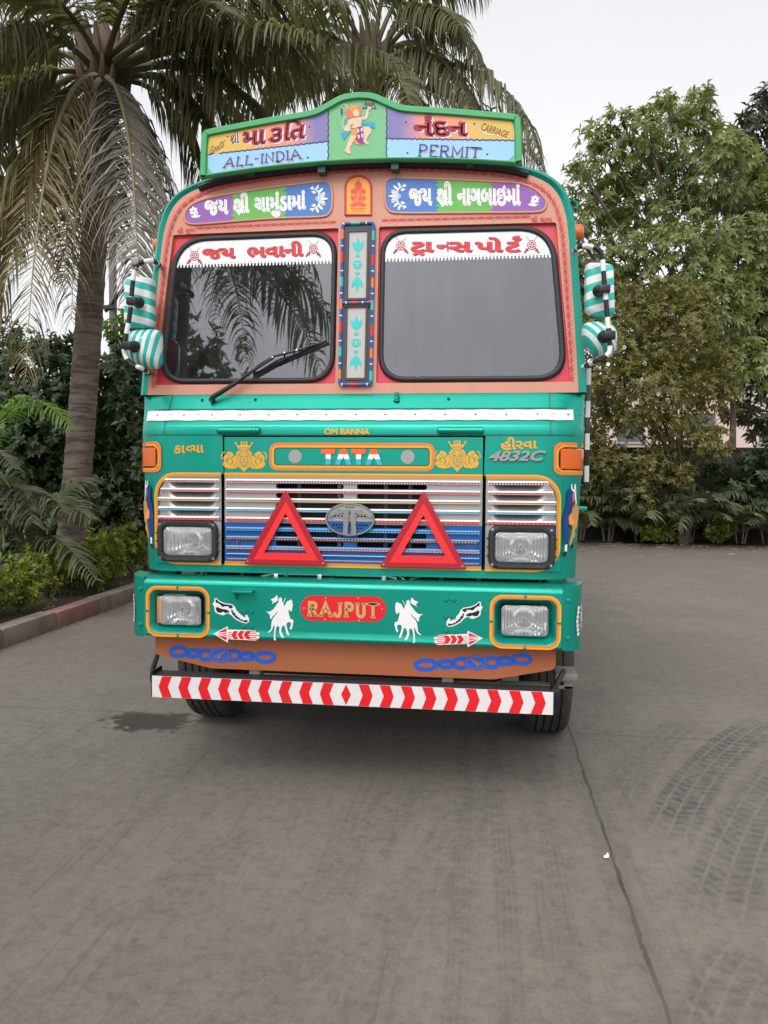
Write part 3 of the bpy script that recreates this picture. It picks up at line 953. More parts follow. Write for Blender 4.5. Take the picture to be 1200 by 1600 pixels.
# ------------------------------------------------------------------ centre pillar panel with coloured edging
pil = MB()
pf = lambda x, z, d: (x, prof(0, z) - .014 + d, z)
pil.plate(rrect(-.083, 2.180, .083, 3.054, .012, 3), [rrect(-.060, z0 - .012, .060, z1 + .012, .004, 2) for z0, z1 in ((2.215, 2.598), (2.648, 3.012))], pf, 'pillar_frame', depth=.016)
for z0, z1 in ((2.215, 2.598), (2.648, 3.012)):
    pil.loft([[pf(x, z, -.005) for x, z in rrect(-.060, z0 - .012, .060, z1 + .012, .004, 2)], [pf(x, z, -.005) for x, z in rrect(-.050, z0, .050, z1, .003, 2)], [pf(x, z, .006) for x, z in rrect(-.048, z0, .048, z1, .003, 2)]], 'pillar_frame')
    pil.plate(rrect(-.049, z0, .049, z1, .003, 2), [], lambda x, z, d: pf(x, z, .002), 'pillar_grey')
seq = [(.045, 'text_blue'), (.006, 'white'), (.030, 'text_blue'), (.052, 'cyan'), (.035, 'text_blue'), (.006, 'white'), (.03, 'text_blue'), (.052, 'orange'), (.035, 'text_blue'), (.006, 'white'), (.03, 'text_blue'), (.056, 'paint_red')]
e = [pf(x, z, -.004) for x, z in rrect(-.085, 2.178, .085, 3.056, .014, 3)]
pil.tube(e + e[:1], .0085, 'text_blue', n=8, names=seq, caps=False)
pil.tube([pf(-.08, 2.622, -.006), pf(.08, 2.622, -.006)], .0085, 'paint_red', n=8, names=[(.02, 'text_blue'), (.006, 'white'), (.02, 'text_blue'), (.045, 'paint_red')])
pil.box((-.07, prof(0, 2.6) - .022, 2.598), (.07, prof(0, 2.6) - .008, 2.612), 'black')
P = Paint(pil, lambda x, z, h: (x, prof(0, z) - .0122 - h, z), .0012)
for zc in (2.832, 2.405):
    P.poly(ell(0, zc, .026, .024), 'cyan'); P.poly(ell(0, zc + .048, .014, .008), 'cyan'); P.poly(ell(0, zc - .048, .014, .008), 'cyan')
    P.line([(0, zc - .012), (0, zc + .012)], .006, 'pillar_grey', .0006); P.line([(-.02, zc + .004), (.02, zc + .004)], .003, 'pillar_grey', .0006)
    for sg in (1, -1):
        for a, l in ((90, .082), (65, .065), (115, .065)):
            P.poly(petal(0 + math.cos(R_(a)) * .01, zc + sg * (.072), sg * R_(a), l, .022), 'cyan')
        P.line([(0, zc + sg * .06), (0, zc + sg * .08)], .006, 'cyan')
pil.build('pillar_panel', truck)

# ------------------------------------------------------------------ windscreens
def crossed_swords(P, cx, cy, k=1.0):
    for s in (-1, 1):
        P.line([(cx - s * 11 * k, cy + 11 * k), (cx + s * 9 * k, cy - 15 * k)], 1.5 * k, 'crimson', .0002, w1=.6 * k)
        P.line([(cx - s * 11.5 * k, cy + 11.5 * k), (cx - s * 6 * k, cy + 5 * k)], 3.0 * k, 'crimson', .0003)
        P.line([(cx - s * 10 * k, cy + 5 * k), (cx - s * 5 * k, cy + 9 * k)], 1.4 * k, 'crimson', .0004)
    P.poly(ell(cx, cy - 1, 7.2 * k, 7.6 * k, 18), 'crimson', .0006); P.line(ell(cx, cy - 1, 5.4 * k, 5.7 * k, 18), 1.0 * k, 'white', .0008, closed=True)
    for q in range(5):
        a = R_(90 + 72 * q); P.poly(petal(cx, cy - 1, a, 4.3 * k, 1.7 * k), 'white', .0009)
    P.poly(ell(cx, cy - 1, 1.4 * k, 1.4 * k, 8), 'crimson', .001)


for s in (-1, 1):
    g = MB(); gy = lambda x, z, d: (x, prof(x, z) + .012 + d, z)
    g.plate(SEAL_I(s), [], gy, 'windscreen_glass')
    glass = g.build('windscreen', truck)
    q = MB()
    q.loft([[gy(x, z, .012) for x, z in SEAL_O(s)], [gy(x, z, -.010) for x, z in [(lerp(a[0], b[0], .18), lerp(a[1], b[1], .18)) for a, b in zip(SEAL_O(s), SEAL_I(s))]],
            [gy(x, z, -.016) for x, z in [(lerp(a[0], b[0], .55), lerp(a[1], b[1], .55)) for a, b in zip(SEAL_O(s), SEAL_I(s))]],
            [gy(x, z, -.010) for x, z in [(lerp(a[0], b[0], .9), lerp(a[1], b[1], .9)) for a, b in zip(SEAL_O(s), SEAL_I(s))]], [gy(x, z, .006) for x, z in [(lerp(a[0], b[0], 1.04), lerp(a[1], b[1], 1.04)) for a, b in zip(SEAL_O(s), SEAL_I(s))]]], 'rubber')
    q.build('rubber_seal', glass, smooth=60)
    v = MB(); zl = 2.862
    band = clip_band(SEAL_I(s), zl, 9)
    v.plate(band, [], lambda x, z, d: gy(x, z, -.0025), 'white')
    xin, xo = .148, 1.032
    k = 0; x = xin
    while x < xo:                                             # lace edge
        c = s * (x + .0045)
        v.add([gy(c + a, z, -.0025) for a, z in ((-.0048, zl - .0005), (.0048, zl - .0005), (.0048, zl - .012), (-.0048, zl - .012))], [(0, 1, 2, 3)], 'white')
        v.add([gy(c + a, z, -.0025) for a, z in ((-.0022, zl - .012), (.0022, zl - .012), (.0022, zl - .0165), (-.0022, zl - .0165))], [(0, 1, 2, 3)], 'white')
        v.add([gy(c + .0095 + a, z, -.0032) for a, z in ((-.002, zl + .009), (.002, zl + .009), (.002, zl + .005), (-.002, zl + .005))], [(0, 1, 2, 3)], 'pillar_frame')
        x += .019
    def glass_px(px, py, h):
        X, Y_, Z = front(px, py); return (X, Y_ + .012 - .0025 - h, Z)
    P = Paint(v, glass_px, .0012)
    if s < 0:
        w = gujarati(['જય', ' ', ' ', 'ભવાની'], .05); quad = [(315, 405), (474, 400), (474, 375), (315, 381)]
        sw = ((303, 400), (489, 389))
    else:
        w = gujarati(['TRA', '/ન', 'સ', 'પો', '^ટ'], .05); quad = [(641, 399), (816, 399), (816, 367), (641, 367)]
        sw = ((626, 384), (831, 383))
    P.fit(w, quad, 'black', 0, .7, .7); P.fit(w, quad, 'paint_red', .0004)
    for c in sw: crossed_swords(P, *c)
    v.build('sun_strip', glass, smooth=0)

# ------------------------------------------------------------------ signboard on the roof
sg_ = MB(); SY = .150
TOP = [(.872, 3.313), (.868, 3.42), (.862, 3.525), (.850, 3.560), (.815, 3.574), (.64, 3.598), (.48, 3.619), (.33, 3.635), (.235, 3.650), (.17, 3.678), (.10, 3.711), (.05, 3.722), (0, 3.726)]
BOT = [(0, 3.368), (.2, 3.365), (.42, 3.355), (.64, 3.338), (.80, 3.321)]
topr = smooth_path(TOP, 4)
outer = topr + [(-x, z) for x, z in topr[-2::-1]] + [(-x, z) for x, z in BOT[:0:-1]] + [(x, z) for x, z in BOT]


def inset(poly, d):
    o = []; n = len(poly)
    for i in range(n):
        a, b, c = Vector(poly[i - 1]), Vector(poly[i]), Vector(poly[(i + 1) % n])
        t1, t2 = (b - a).normalized(), (c - b).normalized(); t = (t1 + t2).normalized(); nn = Vector((-t.y, t.x)); k = 1 / max(.55, t.dot(t1))
        o.append(tuple(b + nn * d * k))
    return o


area = sum(a[0] * b[1] - b[0] * a[1] for a, b in zip(outer, outer[1:] + outer[:1]))
low = [(x, z - (.020 if z < 3.40 else 0)) for x, z in outer]      # the frame is narrower along the bottom
inner = inset(low, .031 if area > 0 else -.031)
inner2 = inset(low, .036 if area > 0 else -.036)
pl = plane_xz(SY)
sg_.loft([[(x, SY + .022, z) for x, z in outer], [(x, SY - .010, z) for x, z in outer], [(x, SY - .017, z) for x, z in inset(outer, .006 if area > 0 else -.006)], [(x, SY - .017, z) for x, z in inner], [(x, SY, z) for x, z in inner2]], 'sign_green')
sg_.plate(inner2, [], lambda x, z, d: (x, SY + .0, z), 'sign_green_pale')
sg_.plate(outer, [], lambda x, z, d: (x, SY + .022, z), 'green_dark')
for x in (-.6, -.2, .2, .6): sg_.box((x - .02, SY + .022, 3.33), (x + .02, SY + .25, 3.44), 'green_dark')
T = Paint(sg_, pl, .0012); P = Paint(sg_, plane_px(SY), .0012)


def poly_clip_x(poly, x0, x1):
    t = clip_band([(p[1], p[0]) for p in poly], x0, x1); return [(p[1], p[0]) for p in t]


for s in (-1, 1):
    # colour field: rough trapezium following the board, above and below a wavy line
    edge = [(x, z) for x, z in inner2 if s * x > 0]
    topc = sorted([(abs(x), z) for x, z in edge if z > 3.47]); botc = sorted([(abs(x), z) for x, z in edge if z < 3.40])
    zt = lambda x: float(np.interp(x, [p[0] for p in topc], [p[1] for p in topc])); zb = lambda x: float(np.interp(x, [p[0] for p in botc], [p[1] for p in botc]))
    xv = np.linspace(.158, .829, 46)
    wav = [float(lerp(3.480, 3.440, (x - .158) / .67) + .0035 * math.sin(x * 190)) for x in xv]
    up = [(s * x, w) for x, w in zip(xv, wav)]; zt_ = [(s * x, zt(x) - .001) for x in xv]; zb_ = [(s * x, zb(x) + .001) for x in xv]
    n = len(xv)
    T.raw(up + zt_, [(i, i + 1, n + i + 1, n + i) for i in range(n - 1)], 'sign_blend')
    T.raw(up + zb_, [(i, i + 1, n + i + 1, n + i) for i in range(n - 1)], 'sky_blue')
    T.line(up, .007, 'text_blue_dark', .0006)
    T.line([(s * (.158 + .003 * math.sin(k * 1.9)), lerp(zb(.158), zt(.158), k / 24)) for k in range(25)], .006, 'text_blue_dark', .0006)
    for x, z in ((.26, 3.56), (.27, 3.40), (.62, 3.535), (.69, 3.375)): T.poly(ell(s * x, z, .006, .005, 8), 'text_blue_dark', .0008)
# drips of lighter paint on the centre panel
for k in range(9): T.line([(-.135 + k * .026, 3.66 - .012 * abs(k - 5)), (-.135 + k * .026 + .002, 3.60 - .02 * ((k * 7) % 4))], .004, 'sign_green_pale', .0007)
# words
maruti = gujarati(['મા', '૩', 'િત'], .06)
q = [(378, 231), (477, 217.5), (482, 183), (379, 196)]
P.fit(maruti, q, 'white', .0006, 2.2, 1.6); P.fit(maruti, q, 'crimson', .0012)
q = [(645.5, 214.5), (732, 214.5), (733, 184), (645.5, 179)]
nandan = gujarati(['નંદન'], .065)
P.fit(nandan, q, 'white', .0006, 1.9, 1.4); P.fit(nandan, q, 'crimson', .0012)
P.fit(gujarati(['SHRI'], .02), [(360, 226), (374, 226), (374, 201), (360, 207)], 'white', .0006, 1.2, 1.2)
P.fit(gujarati(['SHRI'], .02), [(360, 226), (374, 226), (374, 201), (360, 207)], 'brown_text', .0012)
P.line([(354, 214), (357, 213)], 1.4, 'brown_text', .001)
gd = glyphs('GooDS', .0, .25)
P.fit(gd, [(328, 242), (350, 230), (352, 219), (329, 229.5)], 'brown_text', .001)
P.line(smooth_path([(332, 243), (342, 239), (352, 233)], 4), 1.6, 'white', .0008, w1=.4)
cg = glyphs('CARRIAGE', .0, .25)
P.fit(cg, [(751, 204), (793, 215.5), (796, 206.5), (754, 191.5)], 'brown_text', .001)
P.line(smooth_path([(749, 203), (762, 210), (778, 212), (788, 219)], 4), 1.8, 'white', .0008, w1=.4)
for word, q in (('ALL-INDIA', [(347, 264.5), (473, 249.5), (470.5, 231), (351, 246)]), ('PERMIT', [(652.5, 246), (752, 247.5), (754, 229.5), (654, 223.5)])):
    v = caps_text(word, .15, .30, .24)
    P.fit(v, q, 'pink_shadow', .0006, 1.6, 2.2); P.fit(v, q, 'text_blue', .0012)
# painted devotional figure, striding, one arm raised with a small hill
zf = lambda pts: [(x / 914 * 80 + 530, y / 1600 * 140 + 130) for x, y in pts]
for pts, m in (([(410, 455), (430, 410), (470, 330), (540, 270), (600, 310), (645, 400), (670, 455)], 'green_dark'),
               ([(25, 900), (110, 860), (200, 815), (225, 840), (200, 880), (130, 950), (85, 1030)], 'fig_blue'),
               ([(100, 640), (150, 660), (180, 740), (140, 750), (95, 700)], 'fig_blue'),
               ([(380, 640), (430, 680), (520, 710), (630, 690), (640, 810), (560, 790), (480, 750), (400, 740)], 'fig_blue'),
               ([(105, 520), (150, 470), (220, 480), (260, 560), (240, 650), (150, 620)], 'fig_pink'),
               ([(180, 450), (210, 400), (300, 390), (370, 420), (395, 500), (380, 570), (330, 610), (270, 600), (240, 540)], 'fig_orange'),
               ([(320, 400), (380, 430), (400, 500), (385, 570), (355, 560), (340, 480)], 'fig_pink'),
               ([(250, 500), (300, 470), (350, 490), (360, 540), (340, 590), (280, 590), (250, 550)], 'skin_paint'),
               ([(160, 660), (240, 630), (360, 610), (410, 620), (390, 700), (400, 780), (300, 810), (220, 800), (260, 720), (200, 760), (200, 850), (110, 860), (90, 800), (150, 720)], 'skin_paint'),
               ([(400, 600), (460, 610), (490, 480), (540, 420), (590, 430), (570, 460), (530, 490), (520, 600), (480, 650), (420, 660)], 'skin_paint'),
               ([(210, 930), (310, 900), (300, 970), (240, 1060), (190, 1170), (215, 1260), (150, 1260), (90, 1210), (120, 1170), (150, 1080)], 'skin_paint'),
               ([(440, 780), (540, 780), (580, 830), (560, 900), (510, 960), (490, 1040), (540, 1090), (500, 1100), (430, 1050), (440, 960), (430, 880)], 'skin_paint'),
               ([(225, 830), (310, 810), (330, 900), (310, 940), (200, 940)], 'fig_orange'),
               ([(310, 790), (400, 770), (440, 900), (435, 1080), (380, 1100), (280, 1030), (330, 940)], 'fig_purple'),
               ([(325, 820), (350, 815), (355, 880), (330, 885)], 'white'), ([(385, 810), (412, 805), (415, 860), (392, 865)], 'white'), ([(335, 930), (360, 925), (365, 985), (338, 990)], 'white'), ([(400, 910), (425, 905), (425, 970), (402, 972)], 'white'),
               ([(250, 1040), (290, 1010), (350, 1080), (420, 1095), (380, 1110), (300, 1090)], 'fig_orange')):
    P.poly(zf(pts), m, .001)
P.line(zf(smooth_path([(140, 470), (130, 400), (80, 380), (40, 410), (40, 440)], 5)), 1.4, 'skin_paint', .0008)
P.line(zf(smooth_path([(110, 600), (70, 680), (70, 780), (120, 860)], 5)), 1.4, 'skin_paint', .0008)
P.poly(zf([(30, 450), (60, 460), (65, 540), (45, 600), (30, 540)]), 'text_blue_dark', .0008)
for a, b in ((455, 410), (515, 330), (565, 330), (615, 420), (515, 420)): P.poly(zf([(a - 14, b + 20), (a, b - 22), (a + 14, b + 20)]), 'skin_paint', .0013)
sg_.build('signboard', truck, smooth=40)

# ------------------------------------------------------------------ bonnet flap: green name band and slotted grille
FY = -.006
fy = lambda x, z, d=0.0: (x, FY + d, z)
flap = MB()
X0 = .688
flap.plate(rrect(-X0, 1.690, X0, 1.890, .006, 2), [], fy, 'green', depth=.03)
slots = lambda zc, h: [rrect(s0, zc - h / 2, s1, zc + h / 2, h * .48, 4) for s0, s1 in ((-.405, -.038), (.032, .402))]
ZT = [1.658, 1.607, 1.557, 1.506, 1.455, 1.401, 1.353, 1.302, 1.251]
flap.plate(rrect(-X0, 1.432, X0, 1.690, .001, 1), [q for z in (1.6295, 1.579, 1.5275, 1.477) for q in slots(z, .027)], fy, 'silver_paint', depth=.022)
flap.plate(rrect(-X0, 1.200, X0, 1.432, .001, 1), [q for z in (1.4265 - .0005, 1.3735, 1.3235) for q in slots(z if z < 1.42 else 1.4215, .026 if z < 1.42 else .016)], fy, 'grille_blue', depth=.022)
for s in (-1, 1):                                             # round locks in the blue field
    flap.lathe([(.030, 0), (.030, -.006), (.024, -.009), (.022, -.005), (0, -.005)], (s * .635, FY, 1.318), 'y', 'grille_blue', 20)
P = Paint(flap, lambda px, py, h: (at(px, py, FY)[0], FY - h, at(px, py, FY)[2]), .0012); T = Paint(flap, lambda x, z, h: (x, FY - h, z), .0012)
for w, ins, m in ((.010, 0, 'yellow'), (.009, .009, 'orange'), (.005, .0155, 'olive_line')):
    T.line([(-X0, 1.694 - ins), (X0, 1.694 - ins)], w, m, .0005); T.line([(-X0, 1.205 + ins), (X0, 1.205 + ins)], w, m, .0005)
box = rrect(-.432, 1.722, .432, 1.852, .035, 6)
T.line(box, .016, 'orange', 0, True); T.line(inset(box, .012), .012, 'yellow', .0003, True); T.line(inset(box, .020), .005, 'green_dark', .0003, True)
for s in (-1, 1): T.poly(ell(s * .300, 1.787, .036, .036, 28), 'silver_paint', .0005)
# three-coloured block letters
def band_letters():
    H0, H1 = 1.745, 1.828; hh = H1 - H0; wl = .074; st = .081; x0 = -.158
    for i, ch in enumerate('TATA'):
        x = x0 + i * st + (.0 if i else 0)
        if ch == 'T': polys = [[(x, H1 - hh * .30), (x + wl, H1 - hh * .30), (x + wl, H1), (x, H1)], [(x + wl * .31, H0), (x + wl * .69, H0), (x + wl * .69, H1 - hh * .30), (x + wl * .31, H1 - hh * .30)]]
        else: polys = [[(x - .008, H0), (x + wl * .25, H0), (x + wl * .5, H0 + hh * .50), (x + wl * .5, H1), (x + wl * .30, H1)], [(x + wl * .5, H0 + hh * .50), (x + wl * .75, H0), (x + wl + .008, H0), (x + wl * .70, H1), (x + wl * .5, H1)]]
        for p in polys:
            T.poly([(a + .003, b - .003) for a, b in p], 'green_dark', .0004)
            for y0, y1, m in ((H0, H0 + hh * .36, 'tata_cyan'), (H0 + hh * .36, H0 + hh * .66, 'white'), (H0 + hh * .66, H1, 'tata_orange')):
                c = clip_band(p, y0, y1)
                if len(c) > 2: T.poly(c, m, .0009)
band_letters()


def lion_crest(cx, cy, k):
    """Crowned lion's head between two seated lions in profile, gold."""
    G, D = 'yellow', 'green'
    def pp(pts): return [(cx + x * k, cy + y * k) for x, y in pts]
    for s in (-1, 1):
        m = lambda pts: pp([(s * x, y) for x, y in pts])
        P.poly(m([(8, 4), (14, 0), (19, -7), (25, -9), (29, -4), (33, 0), (32, 6), (34, 12), (30, 17), (22, 19), (12, 18), (8, 12)]), G, 0)
        P.line(m(smooth_path([(16, -2), (20, 2), (18, 8), (22, 13)], 3)), 1.6 * k, D, .0003); P.line(m(smooth_path([(24, -4), (23, 1), (27, 5), (25, 10)], 3)), 1.4 * k, D, .0003)
        P.line(m(smooth_path([(29, 1), (27, 3), (30, 8)], 3)), 1.1 * k, D, .0003); P.poly(m(ell(27, -4, 1.1, .8, 6)), D, .0004)
        P.line(m(smooth_path([(12, 5), (13, 11), (17, 16)], 3)), 1.3 * k, D, .0003)
        P.line(m(smooth_path([(34, 4), (36, 0), (34, -6), (31, -8)], 3)), 1.5 * k, G, .0002)
    mane = [(0, -14.5), (2.4, -12.2), (5, -13.6), (6.6, -10.6), (9.6, -11), (10.2, -7.6), (13, -6.6), (12.2, -3), (14.4, -.5), (12.8, 2.4), (14.2, 6), (11.8, 8), (12.2, 12), (9.4, 13), (8.6, 17), (6, 17.2), (4.2, 21), (2.4, 20.6), (0, 25)]
    P.poly(pp(mane + [(-x, y) for x, y in mane[-2:0:-1]]), G, .0005)
    face = [(0, -9.5), (3.2, -10.4), (6.2, -7.6), (6.8, -3), (5.4, 3), (6.2, 7), (4.6, 11.5), (2.2, 15), (0, 16.4)]
    fo = pp(face + [(-x, y) for x, y in face[-2:0:-1]]); P.line(fo, 1.3 * k, D, .0007, True)
    for s in (-1, 1):                                          # locks of the mane, ears
        for q in ([(8.6, -6), (9.4, -1), (8.4, 3)], [(11, -2), (10.6, 3), (9.2, 7)], [(8.2, 8), (8.6, 12), (6.6, 15)], [(5.2, 14), (4.4, 18), (2.6, 20)], [(4.4, -11.4), (7.6, -9)]):
            P.line(pp([(s * x, y) for x, y in smooth_path(q, 3)]), .9 * k, D, .0008, w1=.4 * k)
    for s in (-1, 1):
        m = lambda pts: pp([(s * x, y) for x, y in pts])
        P.poly(m([(1.6, -1.5), (5, -2.8), (4.6, -.4), (2, .4)]), D, .0008)
        P.line(m([(1.2, 0), (1.8, 6)]), .8 * k, D, .0008); P.line(m(smooth_path([(0, 8), (2, 10), (4.4, 8.6)], 3)), 1.0 * k, D, .0008)
        P.line(m([(2.5, -8), (3.5, -4.6)]), .9 * k, D, .0008)
    P.poly(pp([(-2.2, 5.4), (2.2, 5.4), (0, 8)]), D, .0008); P.poly(pp([(-1.6, 12), (1.6, 12), (0, 15)]), D, .0008)
    P.poly(pp([(-9, -13), (-13, -21), (-7, -17.5), (-4, -22), (0, -17), (4, -22), (7, -17.5), (13, -21), (9, -13)]), G, .0002); P.line(pp([(-9, -14.6), (9, -14.6)]), .9 * k, D, .0006)
    for x, y in ((-13, -22), (-4, -23), (4, -23), (13, -22), (0, -19)): P.poly(pp(ell(x, y, 1.7, 1.7, 8)), G, .0003)
    P.line(pp([(0, -19), (0, -25)]), 1.3 * k, G, .0003); P.line(pp([(-2, -23), (2, -23)]), 1.2 * k, G, .0003)


lion_crest(381.5, 714, .98); lion_crest(714.5, 713, 1.0)
flap = flap.build('bonnet_flap', truck, smooth=30)

for s, x0 in ((-1, -.728), (1, .452)):                        # lift hinges
    h = MB(); x1 = x0 + .238; z = 1.925
    h.tube([(x0, -.012, z), (x0 + .006, -.012, z), (x1 - .004, -.012, z), (x1, -.012, z)], [.010, .017, .017, .010], 'green', n=14)
    e = x1 - .035 if s < 0 else x0 + .035
    for d in (-.012, .012): h.tube([(e + d - .003, -.012, z), (e + d + .003, -.012, z)], .0205, 'green', n=14)
    h.box((x0 + .02, -.012, z - .022), (x1 - .02, .004, z + .012), 'green', .004)
    h.build('hinge', truck)

# oval badge: pierced plate, rim and a bold T-like mark
b = MB(); by = -.030; BC = (0.0, 1.459); RX, RZ = .132, .088
b.loft([[(BC[0] + RX * k * math.cos(a), y, BC[1] + RZ * k2 * math.sin(a)) for a in np.linspace(0, 2 * math.pi, 49)[:-1]] for k, k2, y in ((1, 1, FY), (1, 1, by), (.985, .98, by - .006), (.93, .90, by - .006), (.91, .87, by))], 'chrome_dull')
PIT = .0175
for half, z0, z1, m_ in ((0, 1.448, 1.6, 'silver'), (1, 1.3, 1.448, 'grille_blue')):
    o = clip_band(ell(0, 1.459, RX * .92, RZ * .88, 64), z0, z1)
    holes = []
    for r in range(-5, 6):
        z = 1.459 + r * .0155
        for q in range(-8, 9):
            x = q * PIT + (PIT / 2 if r % 2 else 0)
            if (x / .108) ** 2 + ((z - 1.459) / .066) ** 2 < .93 and z0 + .007 < z < z1 - .007: holes.append(ell(x, z, .0062, .0050, 8))
    b.plate(o, holes, lambda x, z, d: (x, by + .004 + d, z), m_, depth=.004, hole_only=True)
B = Paint(b, lambda x, z, h: (x, by - .004 - h, z), .0)
for s in (-1, 1):
    pts = [(s * .0065, 1.378), (s * .0085, 1.495), (s * .02, 1.500), (s * .06, 1.494), (s * .108, 1.470), (s * .116, 1.478), (s * .07, 1.508), (s * .02, 1.516), (s * .003, 1.516), (s * .003, 1.5)]
    b.plate([(s * .004, 1.511), (s * .05, 1.508), (s * .085, 1.497), (s * .118, 1.474), (s * .111, 1.466), (s * .075, 1.484), (s * .030, 1.492), (s * .036, 1.378), (s * .010, 1.375)], [], lambda x, z, d: (x, by - .009 + d, z), 'chrome_dull', depth=.013)
b.build('badge', flap, smooth=40)

# trim strips across the three panels
def strip(mb, x0, x1, z, top, low, dots=None, hi=.0070, lo=.0115, out=.016, curve=False):
    f = (lambda x, z, d: (x, prof(x, z) + FY * .8 - d, z)) if curve else (lambda x, z, d: (x, FY - d, z))
    n = 8 if curve else 1; us = [lerp(x0, x1, k / n) for k in range(n + 1)]
    for a, b_ in zip(us, us[1:]):
        for zz0, zz1, o, m in ((z, z + hi, out, top), (z - lo, z - .0003, out * .8, low)):
            v = [f(a, zz0, 0), f(b_, zz0, 0), f(b_, zz1, 0), f(a, zz1, 0), f(a, zz0, o), f(b_, zz0, o), f(b_, zz1, o * .7), f(a, zz1, o * .7)]
            fs = [(4, 5, 6, 7), (0, 1, 5, 4), (3, 7, 6, 2)]
            if a == us[0]: fs.append((0, 4, 7, 3))
            if b_ == us[-1]: fs.append((1, 2, 6, 5))
            mb.add(v, fs, m)
    if dots:
        m, p, w = dots; x = x0 + p * .6
        while x < x1 - p * .5:
            y = f(x, z, out * .8 + .0012)[1]; zc = z - lo * .52; h = lo * .34
            mb.add([(x - w, y, zc - h), (x + w, y, zc - h), (x + w, y, zc + h), (x - w, y, zc + h)], [(0, 1, 2, 3)], m); x += p


SPEC = [(ZT[0], 'white', 'white', ('crimson', .0150, .0050)), (ZT[1], 'white', 'pink_shadow', ('paint_red', .0125, .0032)), (ZT[2], 'white', 'tan_line', None), (ZT[3], 'white', 'teal_line', ('sky_blue', .013, .002)), (ZT[4], 'white', 'tata_orange', ('paint_red', .021, .006))]
SPEC2 = [(ZT[5], 'light_blue', 'light_blue', ('grille_blue', .016, .0030)), (ZT[6], 'light_blue', 'black', ('orange', .0165, .0048)), (ZT[7], 'light_blue', 'pink_shadow', ('paint_red', .016, .004)), (ZT[8], 'light_blue', 'grille_blue', None)]
st = MB()
for z, a, c, d in SPEC + SPEC2[:3]: strip(st, -.676, .676, z, a, c, d)
strip(st, -.676, .676, 1.262, 'light_blue', 'grille_blue', None, .005, .004, .010)
strip(st, -.676, .676, 1.236, 'grille_blue', 'purple', None, .004, .005, .008)
st.build('grille_trim', flap, smooth=0)

# fixed side sections with pressed louvres
for s in (-1, 1):
    g = MB()
    def louvre(x, z):
        a = abs(x); y = prof(x, z) - .005
        if z > 1.445:
            t = ((ZT[0] - z) / .0508) % 1.0                   # 0 just under a trim strip, 1 at the next
            k = max(0, min(1, (a - .735) / .05)) * max(0, min(1, (1.005 - a) / .05)) * (1 if 1.455 < z < 1.650 else 0)
            k = k * k * (3 - 2 * k)
            if .22 < t < .98: y += k * .042 * (1 - (t - .22) / .76) ** 1.3
        return (x, y, z)
    us = sorted({round(s * u, 4) for u in [.706, .72, .735, .745, .755, .765, .775, .785, .80, .84, .90, .94, .955, .965, .975, .985, .995, 1.005, 1.03, 1.045, 1.055, 1.068]})
    zz = []
    for k in range(4):
        zt = ZT[k]
        zz += [zt - .0508 * t for t in (.02, .20, .225, .26, .32, .42, .55, .70, .85, .96, .985)]
    zz = sorted(set(round(z, 4) for z in zz + [1.69, 1.675, 1.452, 1.445]))
    g.grid(louvre, us, zz, 'silver')
    g.grid(lambda x, z: (x, prof(x, z) - .005, z), sorted(set(us + [s * 1.022])), [1.203, 1.252, 1.32, 1.402, 1.445], 'grille_blue', skip=lambda x, z: .755 < abs(x) < 1.022 and 1.252 < z < 1.402)
    # rounded-corner pale mounting plate beside the lamp
    g.plate([(s * x, z) for x, z in rrect(.706, 1.215, .752, 1.440, .012, 4)], [], lambda x, z, d: (x, -.0085 + d, z), 'silver_paint', depth=.003)
    for z, a, c, d in SPEC:
        xe = 1.062 if z < 1.58 else (1.045 if z < 1.64 else 1.02)
        strip(g, *((s * .716, s * xe) if s > 0 else (s * xe, s * .716)), z, a, c, d, curve=True)
    g.build('side_grille', truck, smooth=50)

# chrome model figures on the right
v, f = glyphs('4832C', .035, .32)
nb = MB(); x0, x1 = xr(v); y0, y1 = min(p[1] for p in v), max(p[1] for p in v)
A_, B_ = at(764, 721, -.004), at(853, 718, -.004); A2 = at(764, 706, -.004)
def mp(u, w, y): return (lerp(A_[0], B_[0], (u - x0) / (x1 - x0)), y, lerp(A_[2], A2[2] + .004, (w - y0) / (y1 - y0)) + .004 * (u - x0) / (x1 - x0))
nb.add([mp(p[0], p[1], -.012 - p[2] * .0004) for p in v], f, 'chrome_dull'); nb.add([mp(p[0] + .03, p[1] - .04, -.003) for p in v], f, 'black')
ec = {}
for t in f:
    for i in range(len(t)):
        k = tuple(sorted((t[i - 1], t[i]))); ec[k] = ec.get(k, 0) + 1
for (i, j), n in ec.items():
    if n == 1: nb.add([mp(*v[i][:2], -.012), mp(*v[j][:2], -.012), mp(*v[j][:2], -.001), mp(*v[i][:2], -.001)], [(0, 1, 2, 3)], 'chrome')
nb.micro = 1
nb.build('model_figures', truck, smooth=0)

# dark radiator and engine behind the slots, seen through the gaps
r = MB()
r.box((-1.05, .10, 1.19), (1.05, .14, 1.92), 'soot'); r.box((-1.10, .10, 1.19), (-1.05, .14, 1.9), 'soot'); r.box((1.05, .10, 1.19), (1.10, .14, 1.9), 'soot')
r.box((-.42, .055, 1.36), (.42, .075, 1.62), 'interior')
for x in (-.30, -.08, .17, .30): r.box((x, .045, 1.2), (x + .02, .055, 1.66), 'steel_worn' if x == -.08 else 'interior_pale')
r.build('radiator', truck, smooth=0)

